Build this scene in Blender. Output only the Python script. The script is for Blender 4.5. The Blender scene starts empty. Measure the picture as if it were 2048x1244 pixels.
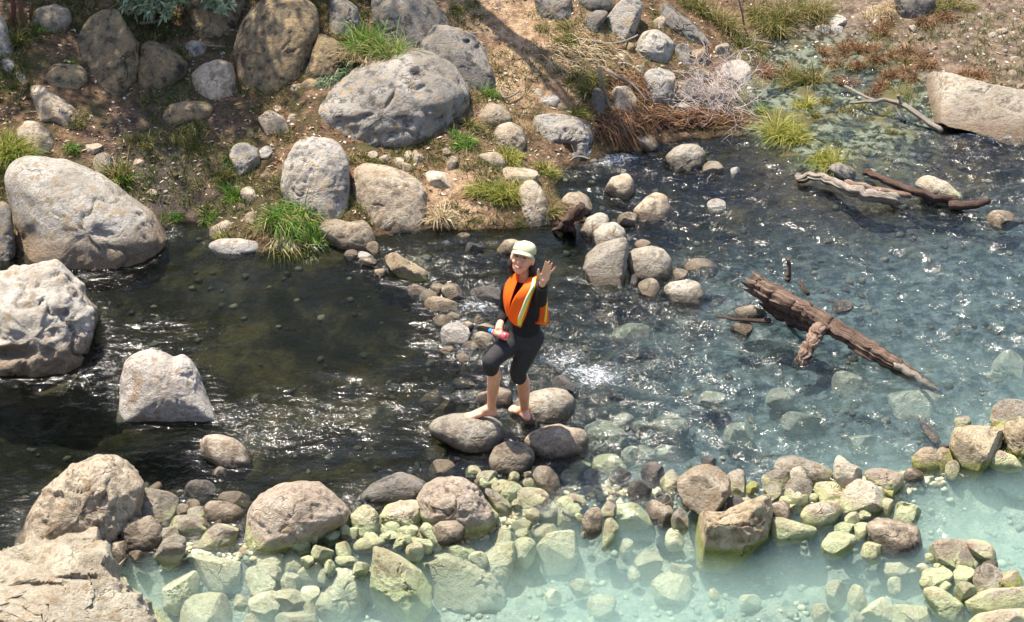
import bpy, math, random
import numpy as np
from mathutils import Vector, Matrix
from mathutils.bvhtree import BVHTree

random.seed(7)
rng = np.random.default_rng(11)
R = math.radians
scene = bpy.context.scene
C = scene.collection

# ------------------------------------------------------------------ camera, sky, sun, exposure
H, PITCH, HFOV = 8.6, 33.0, 30.0
cam_data = bpy.data.cameras.new("camera")
cam_data.sensor_width = 36.0
cam_data.lens = 18.0 / math.tan(R(HFOV / 2))
cam_data.clip_end = 2000.0
cam = bpy.data.objects.new("camera", cam_data)
cam.location = (0, 0, H)
cam.rotation_euler = (R(90 - PITCH), 0, 0)
C.objects.link(cam)
scene.camera = cam

SUN = np.array([-0.27, 0.27, 0.925]); SUN = SUN / np.linalg.norm(SUN)     # direction towards the sun
sun_el = math.asin(SUN[2]); sun_az = math.atan2(SUN[0], SUN[1])
world = bpy.data.worlds.new("World"); scene.world = world; world.use_nodes = True
wn = world.node_tree.nodes; wl = world.node_tree.links; wn.clear()
sky = wn.new("ShaderNodeTexSky"); sky.sky_type = 'NISHITA'; sky.sun_disc = False
sky.sun_elevation = sun_el; sky.sun_rotation = sun_az; sky.altitude = 600; sky.dust_density = 2.5; sky.air_density = 1.1
bgn = wn.new("ShaderNodeBackground"); bgn.inputs[1].default_value = 0.14
wo = wn.new("ShaderNodeOutputWorld")
wl.new(sky.outputs[0], bgn.inputs[0]); wl.new(bgn.outputs[0], wo.inputs[0])
sl = bpy.data.lights.new("sun", 'SUN'); sl.energy = 5.0; sl.angle = R(0.53); sl.color = (1.0, 0.92, 0.80)
so = bpy.data.objects.new("sun", sl); C.objects.link(so)
so.rotation_euler = Vector(SUN.tolist()).to_track_quat('Z', 'Y').to_euler()
scene.view_settings.view_transform = 'Standard'; scene.view_settings.look = 'None'
scene.view_settings.exposure = 1.2; scene.view_settings.gamma = 1.0
scene.view_settings.use_curve_mapping = False
cy = scene.cycles
cy.use_denoising = True; cy.max_bounces = 8; cy.diffuse_bounces = 3; cy.glossy_bounces = 3
cy.transmission_bounces = 4; cy.transparent_max_bounces = 24; cy.volume_bounces = 2
cy.sample_clamp_indirect = 4.0; cy.caustics_reflective = False; cy.caustics_refractive = False

# ------------------------------------------------------------------ numeric helpers
FPX = 1024.0 / math.tan(R(HFOV / 2))
CAM = np.array([0.0, 0.0, H])
FWD = np.array([0.0, math.cos(R(PITCH)), -math.sin(R(PITCH))])
RIGHT = np.array([1.0, 0.0, 0.0])
UP = np.array([0.0, math.sin(R(PITCH)), math.cos(R(PITCH))])

def ray(px, py):
    return FWD + RIGHT * ((px - 1024.0) / FPX) - UP * ((py - 622.0) / FPX)

def on_z(px, py, z=0.0):                       # where the line of sight meets a level
    d = ray(px, py)
    t = (z - H) / d[2]
    return CAM + d * t

def at_y(px, py, y):                           # where it meets the upright plane at distance y
    d = ray(px, py)
    return CAM + d * (y / d[1])

def to_px(P):
    v = np.asarray(P) - CAM
    w = v @ FWD
    return np.stack([1024 + (v @ RIGHT) / w * FPX, 622 - (v @ UP) / w * FPX], -1)

def _hash(ix, iy, iz):
    h = (ix * 374761393 + iy * 668265263 + iz * 1274126177) & 0xffffffff
    h = ((h ^ (h >> 13)) * 1103515245) & 0xffffffff
    h = h ^ (h >> 16)
    return (h & 0xffff) / 65535.0 * 2 - 1

def vnoise(P):
    P = np.asarray(P, float)
    i = np.floor(P).astype(np.int64); f = P - i
    u = f * f * f * (f * (f * 6 - 15) + 10)
    r = 0
    for dx in (0, 1):
        wx = u[..., 0] if dx else 1 - u[..., 0]
        for dy in (0, 1):
            wy = u[..., 1] if dy else 1 - u[..., 1]
            for dz in (0, 1):
                wz = u[..., 2] if dz else 1 - u[..., 2]
                r = r + wx * wy * wz * _hash(i[..., 0] + dx, i[..., 1] + dy, i[..., 2] + dz)
    return r

def fbm(P, oct=4, lac=2.03, gain=0.5):
    P = np.asarray(P, float); a = 1.0; s = 0; t = 0
    for _ in range(oct):
        s = s + a * vnoise(P); t += a; P = P * lac + 17.3; a *= gain
    return s / t

def fbm2(x, y, sc, oct=4, seed=0.0):
    return fbm(np.stack([x * sc + seed, y * sc - seed, np.zeros_like(x) + seed * 1.7], -1), oct)

def sstep(a, b, x):
    t = np.clip((x - a) / (b - a), 0, 1)
    return t * t * (3 - 2 * t)

# ------------------------------------------------------------------ object helpers
def wloc(o):
    p = np.zeros(3)
    while o is not None:
        p = p + np.array(o.location); o = o.parent
    return p

def mesh_obj(name, V, F, mat, parent=None, smooth=True, label=None, cat=None, group=None, kind=None, attr=None, sharp=None):
    V = np.asarray(V, float)
    me = bpy.data.meshes.new(name)
    loc = np.zeros(3)
    if parent is None and kind is None and len(V):
        loc = np.array([V[:, 0].mean(), V[:, 1].mean(), V[:, 2].min()])
    if parent is not None:
        loc = np.zeros(3); V = V - wloc(parent)
    else:
        V = V - loc
    me.vertices.add(len(V)); me.vertices.foreach_set("co", V.ravel())
    if isinstance(F, np.ndarray):
        n, k = F.shape
        me.loops.add(n * k); me.loops.foreach_set("vertex_index", F.ravel().astype(np.int32))
        me.polygons.add(n); me.polygons.foreach_set("loop_start", np.arange(0, n * k, k, dtype=np.int32))
        me.polygons.foreach_set("loop_total", np.full(n, k, dtype=np.int32))
    else:
        tot = [len(f) for f in F]
        me.loops.add(sum(tot)); me.loops.foreach_set("vertex_index", [i for f in F for i in f])
        me.polygons.add(len(F))
        me.polygons.foreach_set("loop_start", np.concatenate([[0], np.cumsum(tot)[:-1]]).astype(np.int32))
        me.polygons.foreach_set("loop_total", np.array(tot, np.int32))
    me.update(calc_edges=True)
    if smooth:
        me.polygons.foreach_set("use_smooth", [True] * len(me.polygons))
    if sharp: me.set_sharp_from_angle(angle=sharp)
    if attr:
        for k, v in attr.items():
            a = me.attributes.new(k, 'FLOAT', 'POINT'); a.data.foreach_set("value", np.asarray(v, np.float32))
    me.validate()
    if mat is not None:
        me.materials.append(mat)
    o = bpy.data.objects.new(name, me); C.objects.link(o)
    if parent is not None:
        o.parent = parent
    o.location = loc
    if parent is None:
        o.matrix_world = Matrix.Translation(Vector(loc.tolist()))
    tag(o, label, cat, group, kind)
    return o

def tag(o, label=None, cat=None, group=None, kind=None):
    if label: o["label"] = label
    if cat: o["category"] = cat
    if group: o["group"] = group
    if kind: o["kind"] = kind
    return o

def empty(name, loc, label, cat, group=None):
    o = bpy.data.objects.new(name, None); C.objects.link(o)
    o.location = loc; o.matrix_world = Matrix.Translation(Vector([float(v) for v in loc]))
    o.empty_display_size = 0.1
    return tag(o, label, cat, group)

class MB:
    """collects pieces of one mesh"""
    def __init__(self): self.V = []; self.F = []; self.n = 0; self.A = []
    def add(self, V, F, a=0.0):
        V = np.asarray(V, float)
        self.V.append(V); self.F += [tuple(int(i) + self.n for i in f) for f in F]
        self.A.append(np.full(len(V), a) if np.isscalar(a) else np.asarray(a)); self.n += len(V)
    def tube(self, pts, rad, k=8, cap=True, a=0.0, wob=0.0, seed=0.0, ridge=0.0):
        pts = np.asarray(pts, float); n = len(pts)
        tan = np.gradient(pts, axis=0); tan /= np.linalg.norm(tan, axis=1)[:, None] + 1e-9
        ref = np.array([0.31, 0.2, 0.93])
        V = []
        for i in range(n):
            s = np.cross(tan[i], ref); s /= np.linalg.norm(s) + 1e-9
            b = np.cross(s, tan[i])
            th = np.arange(k) / k * 2 * math.pi
            r = rad[i] * np.ones(k)
            if wob:
                q = np.stack([np.cos(th) * 1.6 + seed, np.sin(th) * 1.6, np.full(k, i * 0.35)], -1)
                r = r * (1 + wob * fbm(q, 3))
            if ridge:
                q = np.stack([np.cos(th) * 5.5 + seed, np.sin(th) * 5.5, np.full(k, i * 0.03)], -1)
                r = r * (1 + ridge * (0.5 - 2.2 * np.abs(fbm(q, 3))))
            rag = 0.0
            if ridge and i in (0, n - 1):
                rag = np.outer(fbm(np.stack([np.cos(th) * 3 + seed, np.sin(th) * 3, np.full(k, 5.0)], -1), 3) * rad[i] * 2.2, tan[i])
            V.append(rag + pts[i] + np.outer(np.cos(th) * r, s) + np.outer(np.sin(th) * r, b))
        V = np.concatenate(V)
        F = [(i * k + j, i * k + (j + 1) % k, (i + 1) * k + (j + 1) % k, (i + 1) * k + j) for i in range(n - 1) for j in range(k)]
        if cap:
            F.append(tuple(range(k - 1, -1, -1))); F.append(tuple(range((n - 1) * k, n * k)))
        self.add(V, F, np.tile(np.abs(np.arange(k) / k * 2 - 1), n) if a == 'ang' else a)
    def ball(self, c, r, k=14, M=None):
        V = []; F = []
        r = np.asarray(r, float) * np.ones(3)
        nr = k // 2
        V.append([0, 0, 1.0])
        for i in range(1, nr):
            p = math.pi * i / nr
            for j in range(k):
                t = 2 * math.pi * j / k
                V.append([math.sin(p) * math.cos(t), math.sin(p) * math.sin(t), math.cos(p)])
        V.append([0, 0, -1.0]); L = len(V) - 1
        for j in range(k):
            F.append((0, 1 + j, 1 + (j + 1) % k))
            F.append((L, L - k + (j + 1) % k, L - k + j))
            for i in range(nr - 2):
                a = 1 + i * k
                F.append((a + j, a + k + j, a + k + (j + 1) % k, a + (j + 1) % k))
        V = np.array(V) * r
        if M is not None: V = V @ np.asarray(M).T
        self.add(V + np.asarray(c), F)
    def limb(self, pts, rad, k=12):                # rounded, tapered chain
        pts = [np.asarray(p, float) for p in pts]
        for p, r in zip(pts, rad): self.ball(p, r * 0.999, k)
        for i in range(len(pts) - 1):
            m = 5
            P = [pts[i] + (pts[i + 1] - pts[i]) * u for u in np.linspace(0, 1, m)]
            rr = [rad[i] + (rad[i + 1] - rad[i]) * u for u in np.linspace(0, 1, m)]
            self.tube(P, rr, k)
    def build(self, name, mat, parent=None, **kw):
        at = kw.pop('attrs', False)
        return mesh_obj(name, np.concatenate(self.V), self.F, mat, parent, attr={'rnd': np.concatenate(self.A)} if at else None, **kw)

def spline(pts, n):
    """Catmull-Rom through the points"""
    P = np.asarray(pts, float); P = np.vstack([2 * P[0] - P[1], P, 2 * P[-1] - P[-2]])
    out = []
    m = len(P) - 3
    for s in np.linspace(0, m - 1e-6, n):
        i = int(s); t = s - i
        a, b, c, d = P[i:i + 4]
        out.append(0.5 * ((2 * b) + (c - a) * t + (2 * a - 5 * b + 4 * c - d) * t * t + (3 * b - a - 3 * c + d) * t ** 3))
    return np.array(out)

# ------------------------------------------------------------------ material helpers
class NT:
    def __init__(self, name):
        self.m = bpy.data.materials.new(name); self.m.use_nodes = True
        self.t = self.m.node_tree; self.t.nodes.clear()
        self.out = self.n("ShaderNodeOutputMaterial")
    def n(self, kind, **kw):
        nd = self.t.nodes.new(kind)
        for k, v in kw.items(): setattr(nd, k, v)
        return nd
    def l(self, a, b): self.t.links.new(a, b)
    def set(self, nd, **kw):
        for k, v in kw.items():
            nd.inputs[k.replace('_', ' ')].default_value = v
        return nd
    def pos(self): return self.n("ShaderNodeNewGeometry").outputs['Position']
    def noise(self, scale, detail=5, rough=0.6, vec=None, dist=0.0):
        nd = self.n("ShaderNodeTexNoise"); nd.inputs['Scale'].default_value = scale
        nd.inputs['Detail'].default_value = detail; nd.inputs['Roughness'].default_value = rough
        nd.inputs['Distortion'].default_value = dist
        self.l(vec if vec is not None else self.pos(), nd.inputs['Vector'])
        return nd.outputs['Fac']
    def vor(self, scale, feature='F1', vec=None):
        nd = self.n("ShaderNodeTexVoronoi"); nd.feature = feature; nd.inputs['Scale'].default_value = scale
        self.l(vec if vec is not None else self.pos(), nd.inputs['Vector'])
        return nd
    def mapr(self, v, a, b, c=0.0, d=1.0, smooth=True):
        nd = self.n("ShaderNodeMapRange"); nd.interpolation_type = 'SMOOTHSTEP' if smooth else 'LINEAR'
        nd.inputs[1].default_value = a; nd.inputs[2].default_value = b; nd.inputs[3].default_value = c; nd.inputs[4].default_value = d
        self.l(v, nd.inputs[0]); return nd.outputs[0]
    def mix(self, f, a, b, mode='MIX'):
        nd = self.n("ShaderNodeMix"); nd.data_type = 'RGBA'; nd.blend_type = mode
        for s, v in ((nd.inputs[0], f), (nd.inputs[6], a), (nd.inputs[7], b)):
            if hasattr(v, 'is_linked'): self.l(v, s)
            elif isinstance(v, (int, float)): s.default_value = v
            else: s.default_value = (*v, 1.0)
        return nd.outputs[2]
    def math(self, op, a, b=None):
        nd = self.n("ShaderNodeMath"); nd.operation = op
        for i, v in enumerate((a, b)):
            if v is None: continue
            if hasattr(v, 'is_linked'): self.l(v, nd.inputs[i])
            else: nd.inputs[i].default_value = v
        return nd.outputs[0]
    def bump(self, h, strength, dist, normal=None):
        nd = self.n("ShaderNodeBump"); nd.inputs['Strength'].default_value = strength; nd.inputs['Distance'].default_value = dist
        self.l(h, nd.inputs['Height'])
        if normal is not None: self.l(normal, nd.inputs['Normal'])
        return nd.outputs[0]
    def attr(self, name):
        nd = self.n("ShaderNodeAttribute"); nd.attribute_name = name; return nd.outputs['Fac']
    def bsdf(self, col, rough=0.85, normal=None, spec=0.3, trans=None):
        b = self.n("ShaderNodeBsdfPrincipled")
        for s, v in (('Base Color', col), ('Roughness', rough)):
            if hasattr(v, 'is_linked'): self.l(v, b.inputs[s])
            elif isinstance(v, (int, float)): b.inputs[s].default_value = v
            else: b.inputs[s].default_value = (*v, 1.0)
        b.inputs['Specular IOR Level'].default_value = spec
        if normal is not None: self.l(normal, b.inputs['Normal'])
        s = b.outputs[0]
        if trans:
            tr = self.n("ShaderNodeBsdfTranslucent")
            if hasattr(col, 'is_linked'): self.l(col, tr.inputs[0])
            else: tr.inputs[0].default_value = (*col, 1.0)
            mx = self.n("ShaderNodeMixShader"); mx.inputs[0].default_value = trans
            self.l(s, mx.inputs[1]); self.l(tr.outputs[0], mx.inputs[2]); s = mx.outputs[0]
        self.l(s, self.out.inputs['Surface'])
        return self.m
    def sep_z(self):
        s = self.n("ShaderNodeSeparateXYZ"); self.l(self.pos(), s.inputs[0]); return s.outputs[2]

def ramp_mat(name, stops, rough=0.6, trans=0.25, spec=0.25):
    """colour picked per piece from the 'rnd' attribute"""
    t = NT(name); r = t.n("ShaderNodeValToRGB")
    while len(r.color_ramp.elements) < len(stops): r.color_ramp.elements.new(0.5)
    for e, (p, c) in zip(r.color_ramp.elements, stops): e.position = p; e.color = (*c, 1)
    t.l(t.attr('rnd'), r.inputs[0])
    return t.bsdf(r.outputs[0], rough, None, spec, trans)

# ================================================================== THE SETTING: ground
SHORE = [(-700, 560), (-300, 520), (0, 500), (150, 490), (330, 465), (345, 440), (410, 447), (430, 490), (520, 505), (640, 492),
         (700, 485), (760, 470), (860, 458), (930, 462), (1020, 458), (1100, 452), (1150, 455), (1172, 430), (1120, 395), (1110, 372),
         (1135, 343), (1160, 322), (1250, 308), (1340, 285), (1420, 272), (1490, 265), (1530, 285), (1600, 310), (1615, 340), (1640, 352),
         (1690, 340), (1740, 326), (1790, 293), (1830, 258), (1880, 256), (1950, 264), (2048, 280), (2500, 320), (3600, 330), (3600, 900),
         (3300, 2200), (1024, 2600), (-1300, 2200), (-1500, 900)]
SH = np.array([on_z(*p)[:2] for p in SHORE])

def poly_sd(poly, x, y):
    """signed distance, negative inside"""
    p = np.stack([x.ravel(), y.ravel()], -1); d = np.full(len(p), 1e9); ins = np.zeros(len(p), bool)
    for i in range(len(poly)):
        a, b = poly[i], poly[(i + 1) % len(poly)]
        ab = b - a; t = np.clip(((p - a) @ ab) / (ab @ ab), 0, 1)
        d = np.minimum(d, np.linalg.norm(p - (a + t[:, None] * ab), axis=1))
        c = (a[1] > p[:, 1]) != (b[1] > p[:, 1])
        with np.errstate(divide='ignore', invalid='ignore'):
            xi = (b[0] - a[0]) * (p[:, 1] - a[1]) / (b[1] - a[1]) + a[0]
        ins ^= c & (p[:, 0] < xi)
    return np.where(ins, -d, d).reshape(x.shape)

def line_y(pts, x):                            # world y of a line given in pixels on the water, at x
    W = np.array([on_z(*p)[:2] for p in pts]); o = np.argsort(W[:, 0])
    return np.interp(x, W[o, 0], W[o, 1])

gx = np.concatenate([np.linspace(-300, -30, 12)[:-1], np.linspace(-30, -5.6, 40)[:-1], np.arange(-5.6, 5.6, 0.035), np.linspace(5.6, 30, 40), np.linspace(30, 300, 12)[1:]])
gy = np.concatenate([np.linspace(-200, 0, 10)[:-1], np.linspace(0, 8.6, 20)[:-1], np.arange(8.6, 19.0, 0.035), np.linspace(19.0, 45, 60), np.linspace(45, 400, 16)[1:]])
GX, GY = np.meshgrid(gx, gy)
SD = poly_sd(SH, GX, GY)
POOL = [(-600, 1110), (0, 1120), (300, 1085), (480, 1100), (700, 1060), (900, 1062), (1000, 1040), (1120, 985), (1350, 985), (1540, 1000), (1800, 960), (1900, 930), (2048, 860), (2500, 800)]
pool_y = line_y(POOL, GX)
mC = on_z(1672, 215)[:2]
marsh = np.exp(-(((GX - mC[0]) / 1.15) ** 2 + ((GY - mC[1]) / 1.7) ** 2) ** 2)
leftness = sstep(2.6, 0.6, GX)                                          # steep bank to the left, flats to the right
dd = np.maximum(SD, 0)
bank = (0.30 * leftness + 0.07) * dd + 0.05 * sstep(0, 0.25, dd)
bank = bank + 0.055 * fbm2(GX, GY, 0.9, 4, 3.1) * sstep(0.05, 0.8, dd) + 0.018 * fbm2(GX, GY, 6.0, 3, 8.2) * sstep(0.0, 0.3, dd)
hill = np.maximum(GY - 20 - 0.35 * np.maximum(GX, 0), 0)
bank = bank + 0.25 * hill * sstep(14, 0, GX) * sstep(0, 10, hill)
bank = np.minimum(bank, 60)
near = np.maximum(6.3 - GY, 0)
bank = np.where(GY < 6.3, np.minimum(near * 0.9, 6.0), bank)
depth_lim = 0.34 + 0.22 * sstep(-0.2, -2.4, GX) * sstep(10.6, 12.0, GY) - 0.10 * sstep(1.0, 3.0, GX) * sstep(11, 12.5, GY)
wd = np.maximum(-SD, 0)
bed = -np.minimum(0.02 + 0.30 * wd, depth_lim)
ridge = np.exp(-((GY - pool_y - 0.05) / 0.30) ** 2)                     # stone dam between stream and hot pool
bed = bed + ridge * (np.maximum(-0.028 - bed, 0) * 0.9)
bed = bed + 0.05 * fbm2(GX, GY, 1.6, 4, 5.5) + 0.022 * fbm2(GX, GY, 8.0, 3, 2.2)
GZ = np.where(SD > 0, bank, np.minimum(bed, -0.015))
GZ = GZ * (1 - marsh) + marsh * (-0.002 + 0.07 * fbm2(GX, GY, 3.2, 4, 1.3))

def ground(x, y):
    x = np.asarray(x, float); y = np.asarray(y, float)
    i = np.clip(np.searchsorted(gx, x) - 1, 0, len(gx) - 2); j = np.clip(np.searchsorted(gy, y) - 1, 0, len(gy) - 2)
    u = np.clip((x - gx[i]) / (gx[i + 1] - gx[i]), 0, 1); v = np.clip((y - gy[j]) / (gy[j + 1] - gy[j]), 0, 1)
    return GZ[j, i] * (1 - u) * (1 - v) + GZ[j, i + 1] * u * (1 - v) + GZ[j + 1, i] * (1 - u) * v + GZ[j + 1, i + 1] * u * v

def on_ground(px, py, water=False):
    """where the line of sight meets the ground (or the water above it)"""
    d = ray(px, py); t = np.linspace(8, 32, 1600)
    P = CAM + t[:, None] * d
    g = ground(P[:, 0], P[:, 1])
    if water: g = np.maximum(g, 0.0)
    k = np.argmax(P[:, 2] < g)
    if k == 0: k = len(t) - 1
    return P[k]

def sheet(nx, ny):
    i = np.arange(ny - 1)[:, None] * nx + np.arange(nx - 1)[None, :]
    i = i.ravel()
    return np.stack([i, i + 1, i + 1 + nx, i + nx], -1)

def sd_line(pts, x, y):
    return line_y(pts, x) - y                  # positive on the camera's side

# how much of the bed belongs to the pale hot pool, the riffle with sky blue painted in, the dark left pool
pale = sstep(-0.25, 0.35, pool_y - GY)
riff = sstep(-0.6, 1.6, GX + 0.25 * (12.0 - GY)) * (SD < 0.15) * sstep(15.4, 13.4, GY + 0.25 * np.maximum(0, 1.5 - GX) - 0.35 * np.maximum(0, GX - 2.4))
PATH = np.array([on_ground(*p)[:2] for p in [(1000, 40), (1060, 90), (1150, 150), (1010, 170), (900, 380), (930, 420)]])
sand = np.zeros_like(GX)
for q, rr in zip(PATH, (0.75, 0.85, 0.6, 0.4, 0.3, 0.3)):
    sand = np.maximum(sand, np.exp(-(((GX - q[0]) ** 2 + (GY - q[1]) ** 2) / rr ** 2)))
dryr = sstep(2.4, 3.4, GX) * sstep(0.1, 0.8, SD)                        # stony flats on the right
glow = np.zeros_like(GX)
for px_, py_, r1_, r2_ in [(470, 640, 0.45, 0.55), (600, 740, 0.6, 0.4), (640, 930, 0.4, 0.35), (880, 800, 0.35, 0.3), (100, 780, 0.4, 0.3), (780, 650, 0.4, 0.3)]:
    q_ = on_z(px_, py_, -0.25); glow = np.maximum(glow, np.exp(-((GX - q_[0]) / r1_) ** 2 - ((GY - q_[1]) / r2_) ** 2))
mud = np.exp(-(((GX - on_ground(330, 360)[0]) / 0.55) ** 2 + ((GY - on_ground(330, 360)[1]) / 1.0) ** 2))

t = NT("earth")
a_pale, a_riff, a_sand, a_marsh, a_dry, a_mud = [t.attr(k) for k in ("pale", "riff", "sand", "marsh", "dry", "mud")]
n1 = t.noise(2.3, 6, 0.65); n2 = t.noise(9, 6, 0.7); n3 = t.noise(42, 4, 0.7)
col = t.mix(t.mapr(n2, 0.35, 0.68), (0.058, 0.036, 0.021), (0.24, 0.148, 0.082))
col = t.mix(t.mapr(n1, 0.48, 0.62, 0, 0.7), col, (0.055, 0.060, 0.020))
col = t.mix(a_sand, col, t.mix(t.mapr(n2, .35, .65), (0.22, 0.135, 0.075), (0.52, 0.36, 0.22)))
col = t.mix(t.math('MULTIPLY', a_dry, 0.8), col, t.mix(t.mapr(n2, .35, .65), (0.085, 0.062, 0.047), (0.26, 0.195, 0.145)))
col = t.mix(a_mud, col, t.mix(n3, (0.055, 0.043, 0.038), (0.125, 0.10, 0.09)))
mcol = t.mix(t.mapr(n2, 0.43, 0.57), (0.020, 0.026, 0.017), (0.18, 0.205, 0.15))
mcol = t.mix(t.mapr(n1, 0.5, 0.6), mcol, (0.12, 0.105, 0.045))
col = t.mix(t.mapr(a_marsh, 0.25, 0.75), col, mcol)
# stream bed
v1 = t.vor(13); v2 = t.vor(34)
stone = t.mix(v1.outputs['Distance'], v1.outputs['Color'], (0.5, 0.5, 0.5))
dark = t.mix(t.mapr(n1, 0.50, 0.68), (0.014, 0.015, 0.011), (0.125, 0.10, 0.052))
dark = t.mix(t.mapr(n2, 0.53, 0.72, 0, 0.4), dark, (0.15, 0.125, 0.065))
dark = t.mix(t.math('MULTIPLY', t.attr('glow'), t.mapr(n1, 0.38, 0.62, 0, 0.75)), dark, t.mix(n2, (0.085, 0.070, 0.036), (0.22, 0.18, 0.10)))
rif = t.mix(t.mapr(n2, 0.40, 0.64), (0.034, 0.058, 0.078), (0.17, 0.225, 0.25))  # bluish bed colour stands in for sky reflected on the riffle
pal = t.mix(t.mapr(n2, 0.35, 0.65), (0.20, 0.27, 0.24), (0.44, 0.49, 0.41))
pal = t.mix(t.mapr(n3, 0.4, 0.6, 0, 0.5), pal, (0.25, 0.33, 0.25))
wet = t.mix(a_riff, dark, rif); wet = t.mix(a_pale, wet, pal)
cell = t.mapr(v2.outputs['Distance'], 0.0, 0.55, 1.12, 0.62)
wet = t.mix(0.5, wet, t.mix(1.0, wet, cell, 'MULTIPLY'))
col = t.mix(t.attr("under"), col, wet)
h = t.math('ADD', t.math('MULTIPLY', n3, 0.6), n2)
nb = t.bump(h, 1.0, 0.06)
earth = t.bsdf(col, 0.92, nb, 0.2)
V = np.stack([GX, GY, GZ], -1).reshape(-1, 3)
under = sstep(0.10, -0.05, SD) * (1 - marsh)
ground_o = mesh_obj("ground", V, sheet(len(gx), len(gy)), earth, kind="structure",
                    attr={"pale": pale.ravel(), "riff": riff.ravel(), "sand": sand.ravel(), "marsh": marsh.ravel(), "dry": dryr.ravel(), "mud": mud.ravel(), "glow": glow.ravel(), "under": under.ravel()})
ground_o["label"] = "brown river bank and stony stream bed"

# ================================================================== water
wx = np.concatenate([np.linspace(-40, -5.4, 40)[:-1], np.arange(-5.4, 5.4, 0.024), np.linspace(5.4, 40, 40)])
wy = np.concatenate([np.linspace(5.9, 8.8, 10)[:-1], np.arange(8.8, 18.6, 0.026), np.linspace(18.6, 30, 20)])
WX, WY = np.meshgrid(wx, wy)
RIFFLES = [(230, 545, 0.45, 1.0), (330, 665, 0.5, 1.0), (215, 735, 0.5, 1.0), (160, 725, 0.35, .8), (330, 460, 0.3, .8), (640, 840, 0.75, 0.9), (760, 800, 0.5, .8), (570, 850, 0.5, 0.9),
           (860, 515, 0.6, 1.3), (930, 560, 0.4, 1.1), (960, 620, 0.5, 1.5), (920, 690, 0.45, 1.3), (1130, 690, 0.6, 1.4), (1170, 750, 0.7, 1.5), (1080, 790, 0.5, 1.4),
           (1230, 325, 0.5, 1.5), (1340, 560, 0.6, .8), (1290, 600, 0.6, .8), (1450, 600, 0.5, 1.0), (1330, 700, 0.9, .8), (1990, 400, 0.6, 1.1), (2010, 275, 0.6, 1.2),
           (1340, 865, 0.5, .9), (1190, 960, 0.6, 1.1), (1200, 990, 0.4, 1.1), (1940, 1060, 0.4, .8), (730, 1010, 0.25, 1.0), (1900, 250, 0.5, 1.0), (450, 1100, 0.3, .3), (480, 840, 0.3, .8)]
def quiet(x, y):
    base = 0.36 + 1.75 * sstep(-0.3, 1.8, x)                       # flow strength
    base = base * (1 - 0.68 * sstep(-0.25, 0.25, line_y(POOL, x) - y))
    for px, py, rr, am in RIFFLES:
        q = on_z(px, py)
        base = base + 1.5 * am * np.exp(-(((x - q[0]) / rr) ** 2 + ((y - q[1]) / (rr * 0.7)) ** 2))
    return base
AMP = quiet(WX, WY)
cur = fbm2(WX, WY, 0.8, 3, 4.4) * 1.4
wav = fbm2(WX * 1.0 + cur * 0.4, WY * 2.2 + cur * 0.5, 3.0, 3, 0.7) * 0.013 + fbm2(WX + cur * 0.2, WY * 1.8 + cur * 0.25, 9.5, 3, 9.1) * 0.0065
WZ = wav * AMP * (1 + 0.6 * sstep(0.0, 2.0, WX))
foam = np.zeros_like(WX)
for px, py, rr, am in [(1185, 745, 0.5, 1.0), (1250, 765, .35, .7), (1130, 715, 0.35, .9), (1090, 690, .2, .7), (1230, 325, 0.3, 1.0), (1180, 330, .25, .8), (1260, 318, .2, .9), (960, 610, 0.35, .9), (930, 650, 0.3, .9), (880, 560, .25, .6), (930, 700, .25, .8),
                       (2000, 268, 0.45, 1.0), (1930, 250, 0.4, .8), (1185, 965, 0.35, .8), (1060, 800, .3, .9), (2030, 400, .3, .6), (1880, 405, .2, .6), (1290, 770, .35, .55), (1100, 815, .35, .9), (860, 520, .3, .45)]:
    q = on_z(px, py)
    foam = np.maximum(foam, am * np.exp(-(((WX - q[0]) / rr) ** 2 + ((WY - q[1]) / (rr * 0.6)) ** 2)))
MURK = sstep(-0.1, 0.7, WY - line_y(POOL, WX)) * (1 - 0.6 * sstep(0.2, 1.6, WX + 0.45 * (12.6 - WY)))
t = NT("stream_water")
mp = t.n("ShaderNodeMapping"); mp.inputs['Scale'].default_value = (1.0, 2.0, 1.0); mp.inputs['Rotation'].default_value = (0, 0, R(-14)); t.l(t.pos(), mp.inputs['Vector'])
r1 = t.noise(9, 3, 0.55, mp.outputs[0], 1.2); r2 = t.noise(26, 3, 0.6, mp.outputs[0], 0.8)
hh = t.math('ADD', r1, t.math('MULTIPLY', r2, 0.32))
hh = t.math('MULTIPLY', hh, t.attr("amp"))
nb = t.bump(hh, 1.0, 0.0060)
fr = t.n("ShaderNodeFresnel"); fr.inputs['IOR'].default_value = 1.42; t.l(nb, fr.inputs['Normal'])
gl = t.n("ShaderNodeBsdfAnisotropic") if False else t.n("ShaderNodeBsdfGlossy")
t.l(t.mapr(t.attr('amp'), 1.0, 3.0, 0.07, 0.12), gl.inputs['Roughness']); t.l(nb, gl.inputs['Normal'])
tr = t.n("ShaderNodeBsdfTransparent"); t.l(t.mix(t.attr('murk'), (0.96, 0.985, 0.97), (0.50, 0.55, 0.48)), tr.inputs[0])
mx = t.n("ShaderNodeMixShader"); t.l(fr.outputs[0], mx.inputs[0]); t.l(tr.outputs[0], mx.inputs[1]); t.l(gl.outputs[0], mx.inputs[2])
fo = t.n("ShaderNodeBsdfDiffuse"); fo.inputs[0].default_value = (0.78, 0.82, 0.84, 1); t.l(nb, fo.inputs['Normal'])
fn = t.noise(22, 6, 0.75, mp.outputs[0], 1.5)
ff = t.mapr(t.math('ADD', fn, t.math('MULTIPLY', t.attr("foam"), 0.42)), 0.82, 1.05, 0, 0.6)
ff = t.math('MULTIPLY', ff, t.mapr(t.attr("foam"), 0.05, 0.3))
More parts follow.
